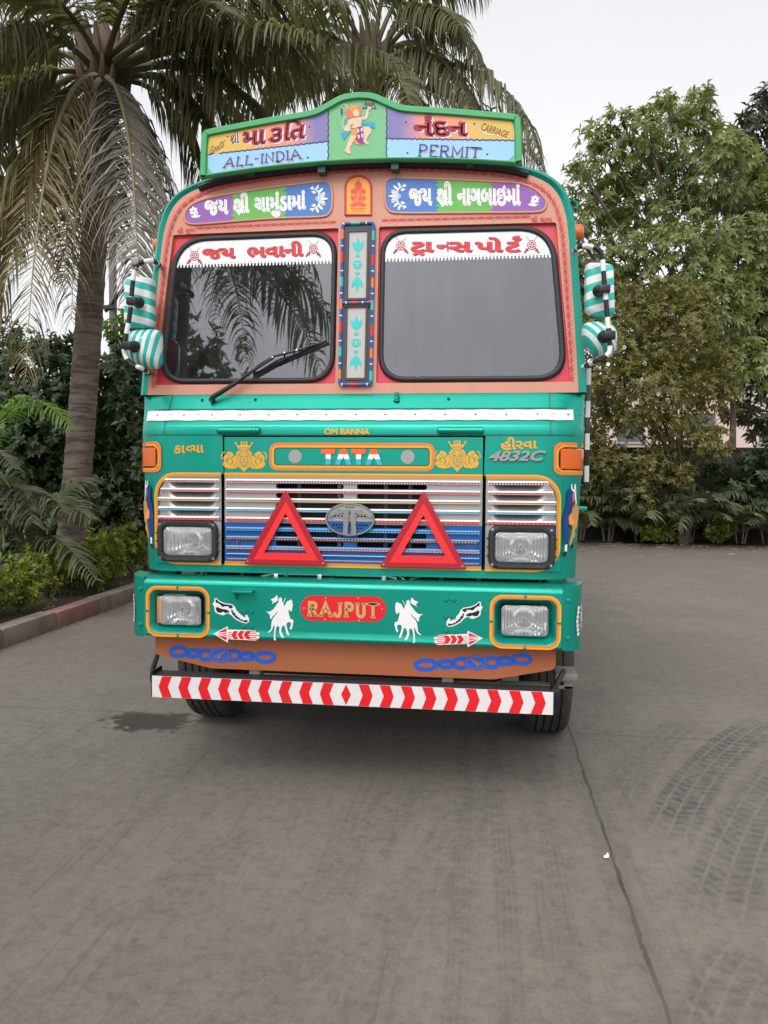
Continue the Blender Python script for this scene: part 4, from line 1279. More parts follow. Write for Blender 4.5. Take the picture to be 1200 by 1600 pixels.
# ------------------------------------------------------------------ lamps
def lamp_core(mb, w, h, rc, bulb=True):
    L = lambda k, y, kk=None: [(x, y, z) for x, z in rrect(-w / 2 * k, -h / 2 * (kk or k), w / 2 * k, h / 2 * (kk or k), rc * k, 6)]
    mb.loft([L(1, 0), L(.98, .012), L(.80, .050), L(.45, .085), L(.18, .095)], 'reflector', cap1=True)
    if bulb:
        mb.lathe([(.0, .03), (.016, .032), (.02, .05), (.026, .085)], (0, 0, 0), 'y', 'chrome_dull', 18); mb.lathe([(0, .0285), (.008, .0288), (.009, .034)], (0, 0, 0), 'y', 'black', 14)
        mb.lathe([(.060, .070), (.045, .052), (.058, .058)], (0, 0, 0), 'y', 'chrome', 28)


def lens(w, h, rc):
    m = MB(); L = lambda k, y: [(x, y, z) for x, z in rrect(-w / 2 * k, -h / 2 * k, w / 2 * k, h / 2 * k, rc * k, 6)]
    m.loft([L(1, 0), L(.985, -.006), L(.93, -.010), L(.5, -.014)], 'lens_glass', cap1=True)
    return m


hl = None
for s in (-1, 1):
    if hl is None:
        m = MB(); BW, BH, LW, LH = .338, .222, .272, .158
        Lb = lambda w, h, r_, y: [(x, y, z) for x, z in rrect(-w / 2, -h / 2, w / 2, h / 2, r_, 7)]
        lamp_core(m, LW, LH, .028)
        hl = m.build('headlight', truck, smooth=50); hl.location = (s * .8905, -.018, 1.327)
        z = MB()
        z.loft([Lb(BW, BH, .05, .035), Lb(BW, BH, .05, -.012), Lb(BW - .016, BH - .016, .046, -.020), Lb(LW + .018, LH + .018, .034, -.018), Lb(LW + .002, LH + .002, .028, -.004), Lb(LW, LH, .028, .012)], 'rubber')
        for sx in (-1, 1):
            for sz in (-1, 1): z.lathe([(0, -.024), (.007, -.0235), (.008, -.018)], (sx * .148, 0, sz * .090), 'y', 'chrome', 10)
            for k in (-.045, 0, .045): z.tube([(sx * .165, -.008, k), (sx * .178, -.008, k)], .006, 'black', n=6)
        z.build('bezel', hl, smooth=50)
        lens(LW, LH, .028).build('lens', hl, smooth=50)
    else:
        c = copy_tree(hl, truck); c.location = (s * .8905, -.018, 1.327)

for s in (-1, 1):                                             # corner direction indicators
    m = MB()
    us = [s * u for u in (1.078, 1.084, 1.10, 1.12, 1.14, 1.16, 1.18, 1.195, 1.207, 1.2135)]
    zz = [1.726, 1.732, 1.78, 1.83, 1.836]
    m.grid(lambda x, z: (x * 1.0, prof(x, 1.5) - (.010 if 1.08 < abs(x) and 1.728 < z < 1.834 else -.002), z), us, zz, 'amber')
    m.build('direction_indicator', truck, smooth=40)

# ------------------------------------------------------------------ bumper
b = MB(); BY = -.12; BX = 1.092
prof_b = [(.02, .822), (BY + .02, .822), (BY + .006, .826), (BY, .836)]
for a, c in zip(prof_b, prof_b[1:]): b.add([(-BX, *a), (BX, *a), (BX, *c), (-BX, *c)], [(0, 1, 2, 3)], 'green')
prof_t = [(BY, 1.108), (BY + .004, 1.122), (BY + .014, 1.133), (BY + .03, 1.138), (.02, 1.142), (.045, 1.136), (.05, 1.12)]
for a, c in zip(prof_t, prof_t[1:]): b.add([(-BX, *a), (BX, *a), (BX, *c), (-BX, *c)], [(0, 1, 2, 3)], 'green')
FH = lambda s: [(s * x, z) for x, z in rrect(.752, .842, 1.066, 1.078, .050, 7)]
FI = lambda s: [(s * x, z) for x, z in rrect(.786, .880, 1.030, 1.044, .026, 7)]
b.plate(rrect(-BX, .836, BX, 1.108, .0005, 1), [FH(1), FH(-1)], plane_xz(BY) if False else (lambda x, z, d: (x, BY + d, z)), 'green')
for s in (-1, 1):
    q = lambda t, y: [(lerp(p[0], w[0], t), y, lerp(p[1], w[1], t)) for p, w in zip(FH(s), FI(s))]
    b.loft([q(0, BY), q(.12, BY + .004), q(.35, BY + .018), q(.75, BY + .050), q(1, BY + .056), q(1.02, BY + .09)], 'green')
    # angled end cap with flared top corner
    prev = None
    def capz(t, z): return z - (.012 * t if z < .9 else -.010 * t)
    st_ = [(s * (BX + .002), BY + .002), (s * (BX + .03), BY + .010), (s * (BX + .062), BY + .030), (s * (BX + .088), BY + .062), (s * (BX + .104), BY + .11), (s * (BX + .116), BY + .19)]
    rows = [.822, .836, .97, 1.108, 1.124, 1.140]
    for i, ((xa_, ya), (xb_, yb)) in enumerate(zip(st_, st_[1:])):
        t0, t1 = i / 5, (i + 1) / 5
        for z0, z1 in zip(rows, rows[1:]):
            b.add([(xa_, ya, capz(t0, z0)), (xb_, yb, capz(t1, z0)), (xb_, yb, capz(t1, z1)), (xa_, ya, capz(t0, z1))], [(0, 1, 2, 3)], 'green')
    b.add([(x, y, capz(i / 5, 1.140)) for i, (x, y) in enumerate(st_)] + [(s * BX, .05, 1.138)], [list(range(len(st_) + 1))], 'green')
    for z in (.885, 1.075): b.lathe([(0, -.010), (.010, -.008), (.013, 0)], (s * (BX + .028), BY + .008, z), 'y', 'green', 12)
    for dx, dz in ((.0, .131), (.0, -.131), (.171, 0), (-.171, 0)): b.lathe([(0, -.008), (.006, -.006), (.008, 0)], (s * (.909 + dx), BY, .960 + dz), 'y', 'green', 10)
# rivet groups, bracket on the left
for px, py in [(697, 937), (709, 937), (697, 963), (709, 964), (697, 986), (709, 987), (381, 956), (393, 956), (381, 979), (393, 979)]:
    p = at(px, py, BY); b.lathe([(0, -.008), (.010, -.007), (.0135, 0)], (p[0], BY, p[2]), 'y', 'green', 12)
p0, p1 = at(366, 921, BY), at(398, 930, BY)
b.box((p0[0], BY - .055, p0[2] - .012), (p1[0], BY + .002, p0[2] + .002), 'green', .003); b.add([(p0[0] + .012, BY - .05, p0[2] - .012), (p0[0] + .012, BY, p0[2] - .012), (p0[0] + .012, BY, p0[2] - .055), (p0[0] + .017, BY - .05, p0[2] - .012), (p0[0] + .017, BY, p0[2] - .012), (p0[0] + .017, BY, p0[2] - .055)], [(0, 1, 2), (3, 4, 5), (0, 2, 5, 3)], 'green')
bumper = b.build('bumper', truck, smooth=40)

d = MB(); P = Paint(d, plane_px(BY), .0015); T = Paint(d, lambda x, z, h: (x, BY - h, z), .0015)
for s in (-1, 1):
    o = [(s * x, z) for x, z in rrect(.738, .829, 1.080, 1.091, .058, 7)]
    oi = [(s * x, z) for x, z in rrect(.748, .839, 1.070, 1.081, .050, 7)]
    T.line(o, .011, 'yellow', 0, True); T.line(oi, .010, 'orange', .0003, True)
    for a, c in (((.909, 1.078), (.909, 1.096)), ((.909, .824), (.909, .842)), ((.733, .96), (.752, .96)), ((1.066, .96), (1.085, .96))): T.line([(s * a[0], a[1]), (s * c[0], c[1])], .007, 'green_dark', .0006)
# lettered red plate
P.poly([(489 + 0, 930.5)] + [(489 - 19.5 * math.cos(R_(a)), 950.2 - 20 * math.sin(R_(a))) for a in range(75, -76, -15)] + [(489, 970), (584, 971.5)] + [(584 + 19.5 * math.cos(R_(a)), 951.5 - 20 * math.sin(R_(a))) for a in range(-75, 76, 15)] + [(584, 931.5)], 'tape_red', .0004)
rj = caps_text('RAJPUT', .21, .36, .30)
rq = [(480, 963.5), (593, 966.5), (593, 939.5), (480, 936.5)]
P.fit(rj, rq, 'tan_line', .0008, .8, .9); P.fit(rj, rq, 'gold_text', .0012)
for s6 in range(6):                                           # Tuscan spurs at mid height
    x = 480 + 113 * (s6 + .32) / 6.05
for x, y in ((475, 950), (509, 934), (508, 967.5), (560, 934.5), (561, 969), (597, 951)): P.poly(ell(x, y, .9, .9, 6), 'white', .0016)
z8 = lambda pts: [(320 + x / 5, 920 + y / 5) for x, y in pts]
HORSE = [(592, 65), (603, 75), (605, 100), (614, 112), (624, 138), (632, 118), (642, 100), (655, 92), (666, 90), (672, 80), (678, 92), (683, 84), (685, 103), (688, 125), (685, 150), (680, 172), (672, 178), (664, 165), (657, 160), (655, 185), (663, 210), (668, 235), (690, 240), (693, 260), (686, 290), (679, 315), (668, 320), (665, 310), (675, 280), (670, 259), (645, 262), (638, 280), (644, 310), (655, 340), (663, 360), (650, 365), (640, 350), (629, 310), (622, 285), (608, 290), (600, 310), (598, 330), (610, 360), (620, 378), (608, 385), (594, 370), (582, 335), (584, 300), (573, 288), (560, 300), (553, 340), (552, 385), (558, 400), (545, 403), (539, 390), (542, 340), (547, 300), (544, 280), (535, 300), (525, 325), (505, 340), (490, 342), (505, 328), (519, 310), (521, 280), (525, 250), (535, 228), (550, 208), (568, 188), (572, 172), (560, 188), (545, 203), (530, 218), (520, 236), (509, 230), (511, 210), (500, 190), (480, 178), (505, 178), (520, 172), (540, 155), (560, 125), (572, 110), (581, 100), (580, 75)]
FLAG = [(515, 82), (545, 70), (562, 50), (570, 84), (562, 100), (542, 107), (525, 122), (533, 100)]
MIR = lambda pts: [(659 - (x - 418) * 44 / 42, y + 4) for x, y in pts]
for fn in (lambda p: p, MIR):
    P.poly(fn(z8(HORSE)), 'white', .0003); P.poly(fn(z8(FLAG)), 'white', .0004); P.line(fn(z8([(566, 50), (580, 110)])), .8, 'white', .0005); P.line(fn(z8([(633, 70), (612, 110)])), .8, 'white', .0005)
SH_O = [(60, 115), (75, 105), (76, 75), (95, 72), (110, 90), (150, 110), (215, 120), (237, 140), (247, 165), (270, 190), (295, 212), (318, 226), (318, 205), (332, 203), (347, 235), (345, 260), (325, 270), (290, 263), (240, 238), (205, 203), (180, 190), (165, 197), (145, 207), (110, 197), (80, 180), (75, 140)]
SH_B = [[(84, 82), (97, 82), (108, 98), (150, 118), (212, 127), (224, 142), (206, 154), (188, 150), (192, 138), (160, 136), (140, 142), (118, 120), (98, 108), (88, 112)],
        [(84, 150), (100, 140), (118, 150), (140, 158), (168, 160), (186, 170), (196, 182), (160, 190), (145, 178), (125, 188), (98, 182)],
        [(205, 160), (222, 170), (248, 206), (282, 234), (312, 246), (335, 242), (336, 258), (322, 262), (290, 254), (246, 230), (214, 196)]]
MIS = lambda pts: [(754.5 - (x - 332) * 57.5 / 58, y + 5.5) for x, y in pts]
for fn in (lambda p: p, MIS):
    P.poly(fn(z8(SH_O)), 'white', .0003)
    for q in SH_B: P.poly(fn(z8(q)), 'black', .0007)
    for x, y in ((225, 182), (240, 203), (258, 220), (278, 236), (298, 245)): P.poly(fn(z8(ell(x, y, 5, 3, 8, .7))), 'white', .0011)
    P.line(fn(z8([(104, 118), (96, 138), (120, 130)])), 1.0, 'white', .0012)
AR_O = [(68, 350), (180, 292), (183, 317), (400, 324), (404, 338), (428, 341), (428, 357), (416, 364), (428, 371), (425, 386), (400, 403), (183, 393), (180, 420)]
MIA = lambda pts: [(753 - (x - 335) * 74 / 70, y + 7) for x, y in pts]
for fn in (lambda p: p, MIA):
    P.poly(fn(z8(AR_O)), 'white', .0003); P.poly(fn(z8([(82, 350), (172, 305), (172, 407)])), 'tape_red', .0007)
    for y in (334, 355, 378): P.line(fn(z8([(80, lerp(350, y, .2)), (210, y)])), 1.2, 'white', .0010)
    for a in (0, 48, 96):
        P.poly(fn(z8([(208 + a, 359), (228 + a, 328), (262 + a, 329), (246 + a, 360), (262 + a, 393), (228 + a, 392)])), 'tape_red', .0008)
    for y0 in (330, 345, 362, 378, 392): P.line(fn(z8([(345, y0), (405 + (y0 % 3) * 8, y0)])), 1.3, 'tape_red', .0009)
    for y in (338, 354, 370, 386): P.line(fn(z8([(180, y), (212, y)])), 1.0, 'tape_red', .0011)
# white rosettes on the angled ends
for s in (-1, 1):
    def cap(u, w, h):
        a = (s * (BX + .088), BY + .062); c = (s * (BX + .116), BY + .19); t = (u + .075) / .15
        n = (s * .98, -.2)
        return (lerp(a[0], c[0], t) + n[0] * h + s * .001, lerp(a[1], c[1], t) + n[1] * h, .975 + w)
    Cp = Paint(d, cap, .003)
    for k in range(14): Cp.poly(petal(0, 0, 2 * math.pi * k / 14, .085, .030), 'white', .0003)
    Cp.poly(ell(0, 0, .042, .042, 20), 'green', .001)
    for k in range(8): Cp.poly(petal(0, 0, 2 * math.pi * k / 8, .036, .018), 'white', .0015)
    def cap2(u, w, h): return (s * (BX + .064 + u * .55) + s * h * .6, BY + .032 + abs(u) * .8 - h, .965 + w)
    C2 = Paint(d, cap2, .006)
    for k in range(7): C2.poly(ell(.018 + .012 * abs(k - 3) / 3, -.066 + .022 * k, .014, .011, 10), 'white', .0005)
d.build('bumper_decoration', bumper, smooth=0)

fg = None
for s in (-1, 1):                                             # fog lamps in the recesses
    if fg is None:
        m = MB(); lamp_core(m, .236, .156, .024); fg = m.build('fog_lamp', truck, smooth=50); fg.location = (s * .908, BY + .030, .962)
        lens(.236, .156, .024).build('lens', fg, smooth=50)
        y = MB(); y.box((-.128, -.004, -.072), (-.100, .02, .072), 'orange', .004); y.build('side_reflector', fg)
    else:
        c = fg.copy(); COL.objects.link(c); c.parent = truck; c.location = (s * .908, BY + .030, .962)
        for ch in fg.children:
            if ch.name.startswith('lens'): k = ch.copy(); COL.objects.link(k); k.parent = c

# ------------------------------------------------------------------ brown valance, chain ornaments
v = MB(); VY = -.035
VO = round_poly([(-1.072, .840), (-1.072, .705), (-.755, .640), (.755, .640), (1.072, .705), (1.072, .840)], [.002, .03, .02, .02, .03, .002], 5)
v.plate(VO, [], lambda x, z, d: (x, VY + d, z), 'brown', depth=.02)
vd = v.build('valance', truck, smooth=30)
zc = lambda x, y: (190 + x / 3.243, 860 + y / 3.243)
for fn in ('L', 'R'):
    d = MB(); P = Paint(d, plane_px(VY), .0015)
    def tr(pts):
        q = [zc(x, y) for x, y in pts]
        if fn != 'R': return q
        return [(831 - (x - 265) * 183 / 165, y + 12.0) for x, y in q]
    for cx, cy, rx, ry in ((290, 513, 40, 22), (364, 521, 36, 16), (428, 529, 34, 24), (566, 532, 34, 24), (634, 537, 36, 16), (728, 541, 46, 23)):
        P.line(tr(ell(cx, cy, rx, ry, 24)), 7.0, 'chain_blue', .0003 + cx * 1e-7, True)
    P.poly(tr(ell(497, 530, 55, 38, 28)), 'chain_blue', .001); P.line(tr(ell(497, 530, 46, 32, 28)), .7, 'brown', .0014, True)
    P.poly(tr([(470, 535), (488, 528), (500, 520), (515, 512), (524, 508), (522, 516), (512, 522), (506, 534), (498, 542), (488, 552), (484, 548), (490, 540), (480, 538), (468, 544)]), 'brown', .0016)
    d.build('chain_ornament', vd, smooth=0)

# ------------------------------------------------------------------ red and white underrun bar
u = MB(); UY = -.12; u0, u1, ux = .492, .614, 1.056
u.box((-ux, UY, u0), (ux, UY + .11, u1), 'rubber', .006)
U = Paint(u, lambda x, z, h: (x, UY - h, z), .0012)
U.poly([(-ux + .002, u0 + .003), (ux - .002, u0 + .003), (ux - .002, u1 - .003), (-ux + .002, u1 - .003)], 'tape')
ub = lambda pts, s: [(s * x, u0 + .004 + (u1 - u0 - .008) * t) for x, t in pts]
for s in (-1, 1):
    for k in range(9):
        t = .139 + .1098 * k
        U.poly(ub([(t, .5), (t - .020, 1), (t - .074, 1), (t - .052, .5), (t - .074, 0), (t - .020, 0)], s), 'tape_red', .0006)
U.poly(ub([(-.026, .5), (0, .02), (.026, .5), (0, .98)], 1), 'tape_red', .0006)
for s in (-1, 1):
    # bent end plates and hangers
    u.box((s * ux - .004, UY - .001, u0 + .002), (s * ux + .004, UY + .13, u1 + .02), 'black', .002)
    u.tube([(s * 1.06, UY + .02, u1 - .01), (s * 1.075, UY + .06, u1 + .02), (s * 1.13, .12, u1 + .045)], .014, 'black', n=8)
    u.box((s * 1.055 - .01, UY + .0, u1 - .04), (s * 1.075 + .01, UY + .05, u1 + .012), 'black', .004)
    u.box((s * .52 - .03, -.02, .58), (s * .52 + .03, .06, .86), 'steel_worn', .006)
u.build('underrun_bar', truck, smooth=30)

# ------------------------------------------------------------------ wheels, step, chassis, cargo body
wh = None
for s in (-1, 1):
    if wh is None:
        m = MB()
        pr = [(.30, -.115), (.36, -.140), (.44, -.146), (.485, -.138), (.512, -.120), (.520, -.108)]
        for gx in (-.070, -.024, .024, .070): pr += [(.524, gx - .012), (.524, gx - .007), (.510, gx - .005), (.510, gx + .005), (.524, gx + .007)]
        pr += [(.520, .108), (.512, .120), (.485, .138), (.44, .146), (.36, .140), (.30, .115)]
        m.lathe(pr, (0, 0, 0), 'x', 'tyre_rubber', 72)
        for k in range(60):                                   # shoulder sipes
            a = 2 * math.pi * k / 60
            for q in (-1, 1): m.box((q * .112, -.004, -.004), (q * .112, .004, .004), 'tyre_rubber')
        wh = m.build('wheel', truck, smooth=40); wh.location = (s * 1.115, 1.2, .522)
        m = MB(); m.lathe([(.30, -.115), (.275, -.10), (.26, -.02), (.24, .02), (.16, .06), (.11, .07), (.11, .135), (.09, .15), (0, .152)], (0, 0, 0), 'x', 'chrome_dull', 40)
        m.lathe([(.30, .115), (.275, .10), (.25, .02), (.24, .02)], (0, 0, 0), 'x', 'chrome_dull', 40)
        for k in range(10):
            a = 2 * math.pi * k / 10; m.lathe([(.016, .055), (.016, .085), (0, .086)], (0, .165 * math.cos(a), .165 * math.sin(a)), 'x', 'hub_pink', 6)
        m.lathe([(.03, .150), (.028, .175), (.018, .182), (0, .183)], (0, 0, 0), 'x', 'hub_pink', 12)
        m.build('rim', wh, smooth=40)
    else:
        c = copy_tree(wh, truck); c.location = (s * 1.115, 1.2, .522); c.rotation_euler = (0, 0, math.pi)
    if s < 0: wh.rotation_euler = (0, 0, math.pi)
    else: c.rotation_euler = (0, 0, 0)

m = MB(); p = at(866, 1049, .22); q = at(901, 1062, .22)
m.box((p[0], .16, q[2]), (q[0], .34, p[2] + .004), 'steel_worn', .012); m.box((p[0] + .05, .2, q[2] - .05), (p[0] + .10, .26, q[2] + .005), 'steel_worn', .004); m.box((.80, .2, q[2] - .05), (p[0] + .10, .26, q[2] - .03), 'steel_worn', .004)
m.build('foot_step', truck)

m = MB()
for s in (-1, 1): m.box((s * .42 - .04, .0, .72), (s * .42 + .04, 7.6, .98), 'soot')
m.box((-.9, 1.1, .45), (.9, 1.3, .60), 'soot', .03); m.box((-.40, .25, .74), (.40, 1.5, 1.15), 'soot', .02); m.box((-.98, .12, .86), (.98, .20, 1.0), 'soot')
m.box((-1.0, .55, .98), (1.0, 1.9, 1.12), 'soot', .02)
for y in (5.4, 6.7): m.tube([(-.95, y, .52), (.95, y, .52)], .08, 'soot', n=10)
m.box((-.85, .30, .70), (.85, .34, 1.16), 'soot'); m.box((-.84, .75, .40), (.84, 2.1, 1.0), 'soot', .05); m.box((-.7, 2.1, .5), (.7, 5.0, 1.0), 'soot', .05)  # bulky boxes added to block light from behind and deepen the shade
chs = m.build('chassis_and_blockers', truck, smooth=20)
m = MB()
zz = lambda px, py, y=.03: at(px, py, y)
m.tube([zz(376, 908), zz(400, 903), zz(428, 896), zz(500, 897.5), zz(560, 899), zz(606, 900), zz(618, 903), zz(622, 914)], .011, 'chrome_dull', n=10)
for x0_, x1_ in ((445, 450), (520, 525)): m.tube([zz(x0_, 897), zz(x1_, 897.5)], .0125, 'cyan', n=10)
for px in (432, 500, 600):
    c = zz(px, 899); m.box((c[0] - .012, c[1] - .016, c[2] - .045), (c[0] + .012, c[1] + .012, c[2] + .016), 'chrome', .003)
m.tube([zz(405, 912), zz(430, 908), zz(470, 907), zz(520, 903)], .005, 'chrome', n=6); m.tube([zz(640, 905), zz(670, 898), zz(700, 893)], .006, 'steel_worn', n=6); m.tube([zz(606, 898), zz(622, 899), zz(632, 906), zz(632, 916)], .007, 'chrome_dull', n=8)
for px in (310, 380, 470, 690, 748): c = at(px, 902, .10); m.box((c[0] - .012, .08, c[2] - .04), (c[0] + .012, .10, c[2] + .05), 'interior_pale')
m.build('steering_pipe', truck, smooth=40)

m = MB()
m.box((-1.17, 2.05, 1.15), (1.17, 7.7, 1.30), 'soot'); m.box((-1.16, 2.1, 1.30), (1.16, 7.6, 3.10), 'wood_board', .01)
for k in range(9):
    for s in (-1, 1): m.box((s * 1.17 - .02, 2.2 + k * .64, 1.2), (s * 1.17 + .02, 2.28 + k * .64, 3.12), 'green_dark')
for s in (-1, 1):
    for y in (5.4, 6.7): m.lathe([(.2, -.14), (.44, -.146), (.512, -.12), (.524, -.1), (.524, .1), (.512, .12), (.44, .146), (.2, .14)], (s * 1.0, y, .525), 'x', 'tyre_rubber', 36)
m.build('cargo_body', truck, smooth=30)

# striped grab rails at the cab's rear corners, marker lamp, washer nozzles
for s in (-1, 1):
    m = MB(); m.box((s * 1.250 - .013, .285, 1.62), (s * 1.250 + .013, .315, 2.30), 'rail_stripe', .004)
    for z in (1.64, 2.27): m.tube([(s * 1.25, .30, z), (s * 1.20, .30, z)], .009, 'black', n=8)
    m.build('grab_rail', truck)
    m = MB(); m.lathe([(.0, .072), (.022, .070), (.034, .058), (.038, .01), (.038, 0)], (s * 1.140, .30, 3.005), 'x', 'amber', 18, 1.0, 1.15) if s > 0 else m.lathe([(.0, -.072), (.022, -.070), (.034, -.058), (.038, -.01), (.038, 0)], (s * 1.140, .30, 3.005), 'x', 'amber', 18, 1.0, 1.15)
    m.build('marker_lamp', truck, smooth=60)
for px, py in ((620, 626),):
    m = MB(); x, y, z = front(px, py); m.lathe([(.018, -.004), (.018, .004), (.010, .010), (.008, .026), (.013, .028), (.013, .044), (.0, .046)], (x, y, z), 'z', 'green', 14); m.build('wiper_spindle', truck)
for px, py in ((316, 626), (399, 625), (701, 624)):
    m = MB(); x, y, z = front(px, py); m.lathe([(.008, -.004), (.007, .008), (0, .010)], (x, y, z), 'z', 'black', 10); m.build('washer_nozzle', truck)

# ------------------------------------------------------------------ wiper
m = MB(); w = lambda px, py, d: (lambda p: (p[0], p[1] - d, p[2]))(front(px, py))
m.tube([w(333, 626, .02), w(335, 622, .035), w(372, 600, .040)], [.012, .015, .012], 'black', n=10)
m.tube([w(333, 626, -.01), w(333, 625, .035)], .014, 'black', n=10)
m.tube([w(370, 601, .040), w(400, 580, .042), w(431, 561, .045)], [.010, .008, .006], 'black', n=8)
m.tube([w(392, 583, .035), w(412, 569, .038), w(431, 558, .034), w(470, 548, .030), w(500, 537, .022)], [.004, .006, .007, .006, .003], 'black', n=8)
m.tube([w(397, 587, .018), w(430, 569, .014), w(470, 552, .012), w(512, 533, .018)], .0085, 'black', n=6)
m.tube([w(408, 572, .04), w(398, 584, .02)], .004, 'black', n=6); m.tube([w(470, 548, .03), w(476, 550, .012)], .005, 'black', n=6); m.tube([w(448, 554, .03), w(444, 562, .012)], .005, 'black', n=6)
for px, py in ((429, 560), (447, 553), (466, 549)): q = w(px, py, .042); m.lathe([(0, -.004), (.006, -.003), (.007, 0)], q, 'y', 'chrome', 8)
m.build('wiper', truck)

# ------------------------------------------------------------------ mirrors
def mirror_head(name, pts, y0, depth, m_, dome, parent, arm_px):
    P3 = [at(px, py, y0) for px, py in pts]; cx = sum(p[0] for p in P3) / len(P3); cz = sum(p[2] for p in P3) / len(P3)
    o = [(p[0] - cx, p[2] - cz) for p in P3]
    if sum(a[0] * b[1] - b[0] * a[1] for a, b in zip(o, o[1:] + o[:1])) < 0: o = o[::-1]
    o = round_poly(o, .032 if dome < .05 else .055, 6); mb = MB()
    L = lambda k, y: [(x * k, y, z * k) for x, z in o]
    if dome < .05: lo_ = [L(.55, -depth * .62), L(.80, -depth * .58), L(.92, -depth * .48), L(.98, -depth * .30), L(1, -depth * .05), L(1.0, depth * .4), L(.97, depth * .45)]
    else: lo_ = [L(.25, -depth * .95), L(.50, -depth * .85), L(.72, -depth * .62), L(.88, -depth * .35), L(.97, -depth * .05), L(1, depth * .3), L(.97, depth * .36)]
    mb.loft(lo_, m_, cap0=True)
    h = mb.build(name, parent, smooth=60, loc=(cx, y0, cz))
    g = MB(); g.loft([L(.97, depth * .36), L(.93, depth * .40), L(.92, depth * .38)], 'black', cap1=False); g.add(L(.925, depth * .385), [list(range(len(o)))], 'chrome'); g.build('mirror_glass', h, smooth=0)
    k = MB(); q = at(*arm_px, y0 - depth - .035)
    k.lathe([(.010, depth * .5), (.032, depth * .45), (.030, .03), (.016, .01), (.014, -.01), (0, -.012)], (q[0] - cx - (.02 if cx > 0 else -.02), q[1] - y0, q[2] - cz), 'y', 'black', 16)
    k.box((q[0] - cx - .028, q[1] - y0 - .022, q[2] - cz - .020), (q[0] - cx + .028, q[1] - y0 + .024, q[2] - cz + .020), 'black', .006)
    k.build('ball_clamp', h, smooth=40)


for s in (-1, 1):
    am = MB(); ya = -.075
    if s > 0:
        path = [(1.15, .26, 2.885)] + [at(px, py, ya) for px, py in ((908, 384), (925, 386.5), (936, 391), (941, 401), (943, 425), (947, 470), (951, 520), (953, 545), (950, 553), (943, 559), (930, 565))] + [(1.19, .20, 2.262)]
    else:
        path = [(-1.14, .26, 2.868)] + [at(px, py, ya) for px, py in ((240, 408), (226, 409), (214, 414), (210, 425), (207, 445), (203, 490), (196, 530), (194, 548), (198, 560), (206, 570), (220, 575))] + [(-1.19, .20, 2.255)]
    am.tube(smooth_path(path, 3), .0125, 'black', n=10, names=[(.085, 'black'), (.055, 'white')])
    if s < 0:
        for py in (412, 420): q = at(212, py, ya); am.lathe([(0, -.012), (.012, -.01), (.014, .01), (0, .012)], q, 'x', 'steel_worn', 8)
        am.box((at(206, 403, ya)[0], ya - .012, at(206, 415, ya)[2]), (at(218, 403, ya)[0], ya + .012, at(206, 403, ya)[2]), 'steel_worn', .004)
    a_ = am.build('mirror_arm', truck, smooth=50)
    if s > 0:
        mirror_head('wing_mirror', [(914, 411), (940, 412), (958, 414), (960, 497), (938, 497), (914, 490)], .03, .075, 'mirror_stripe', .02, truck, (944, 452))
        mirror_head('convex_mirror', [(909, 505), (930, 501), (966, 507), (964, 545), (955, 560), (925, 556), (910, 533)], .03, .085, 'convex_stripe', .06, truck, (952, 524))
    else:
        mirror_head('wing_mirror', [(197, 437), (214, 433), (240, 434), (240, 512), (220, 515), (197, 511)], .03, .075, 'mirror_stripe_flip', .02, truck, (207, 471))
        mirror_head('convex_mirror', [(192, 520), (215, 514), (252, 513), (252, 577), (222, 575), (200, 562)], .03, .085, 'convex_stripe_flip', .06, truck, (200, 540))

# ------------------------------------------------------------------ what the glass lets through
for sx, w in ((-.55, .5), (.55, .7)):
    m = MB(); m.box((sx - w / 2, 1.05, 1.55), (sx + w / 2, 1.55, 1.72), 'interior', .04); m.box((sx - w / 2, 1.5, 1.70), (sx + w / 2, 1.62, 2.45), 'interior', .04); m.build('seat', truck)
m = MB(); cx, cy, cz = -.52, .62, 2.30
ring = [(cx + .23 * math.cos(a), cy + .10 * math.sin(a), cz + .20 * math.sin(a) * .55) for a in np.linspace(0, 2 * math.pi, 33)]
m.tube(ring, .017, 'interior', n=8, caps=False); m.tube([(cx - .22, cy, cz), (cx + .22, cy, cz)], .014, 'interior', n=6); m.tube([(cx, cy, cz), (cx, cy - .12, cz - .3)], .03, 'interior', n=8)
m.build('steering_wheel', truck)
m = MB(); m.lathe([(0, -.05), (.10, -.048), (.12, -.03), (.12, 0)], (cx + .02, 1.48, 2.50), 'y', 'interior_brown', 20, 1, 1.2); m.build('headrest', truck)
m = MB()
for x in (-.86, -.70): m.box((x - .012, 1.0, 2.1), (x + .012, 1.03, 3.2), 'interior_pale'); m.box((x - .045, 1.01, 2.1), (x - .012, 1.04, 3.2), 'interior_brown')
m.box((-1.15, 1.86, 1.2), (1.15, 1.90, 3.25), 'interior')
m.box((.1, .55, 2.1), (1.1, 1.4, 2.12), 'interior_pale')
m.build('cabin_lining', truck)

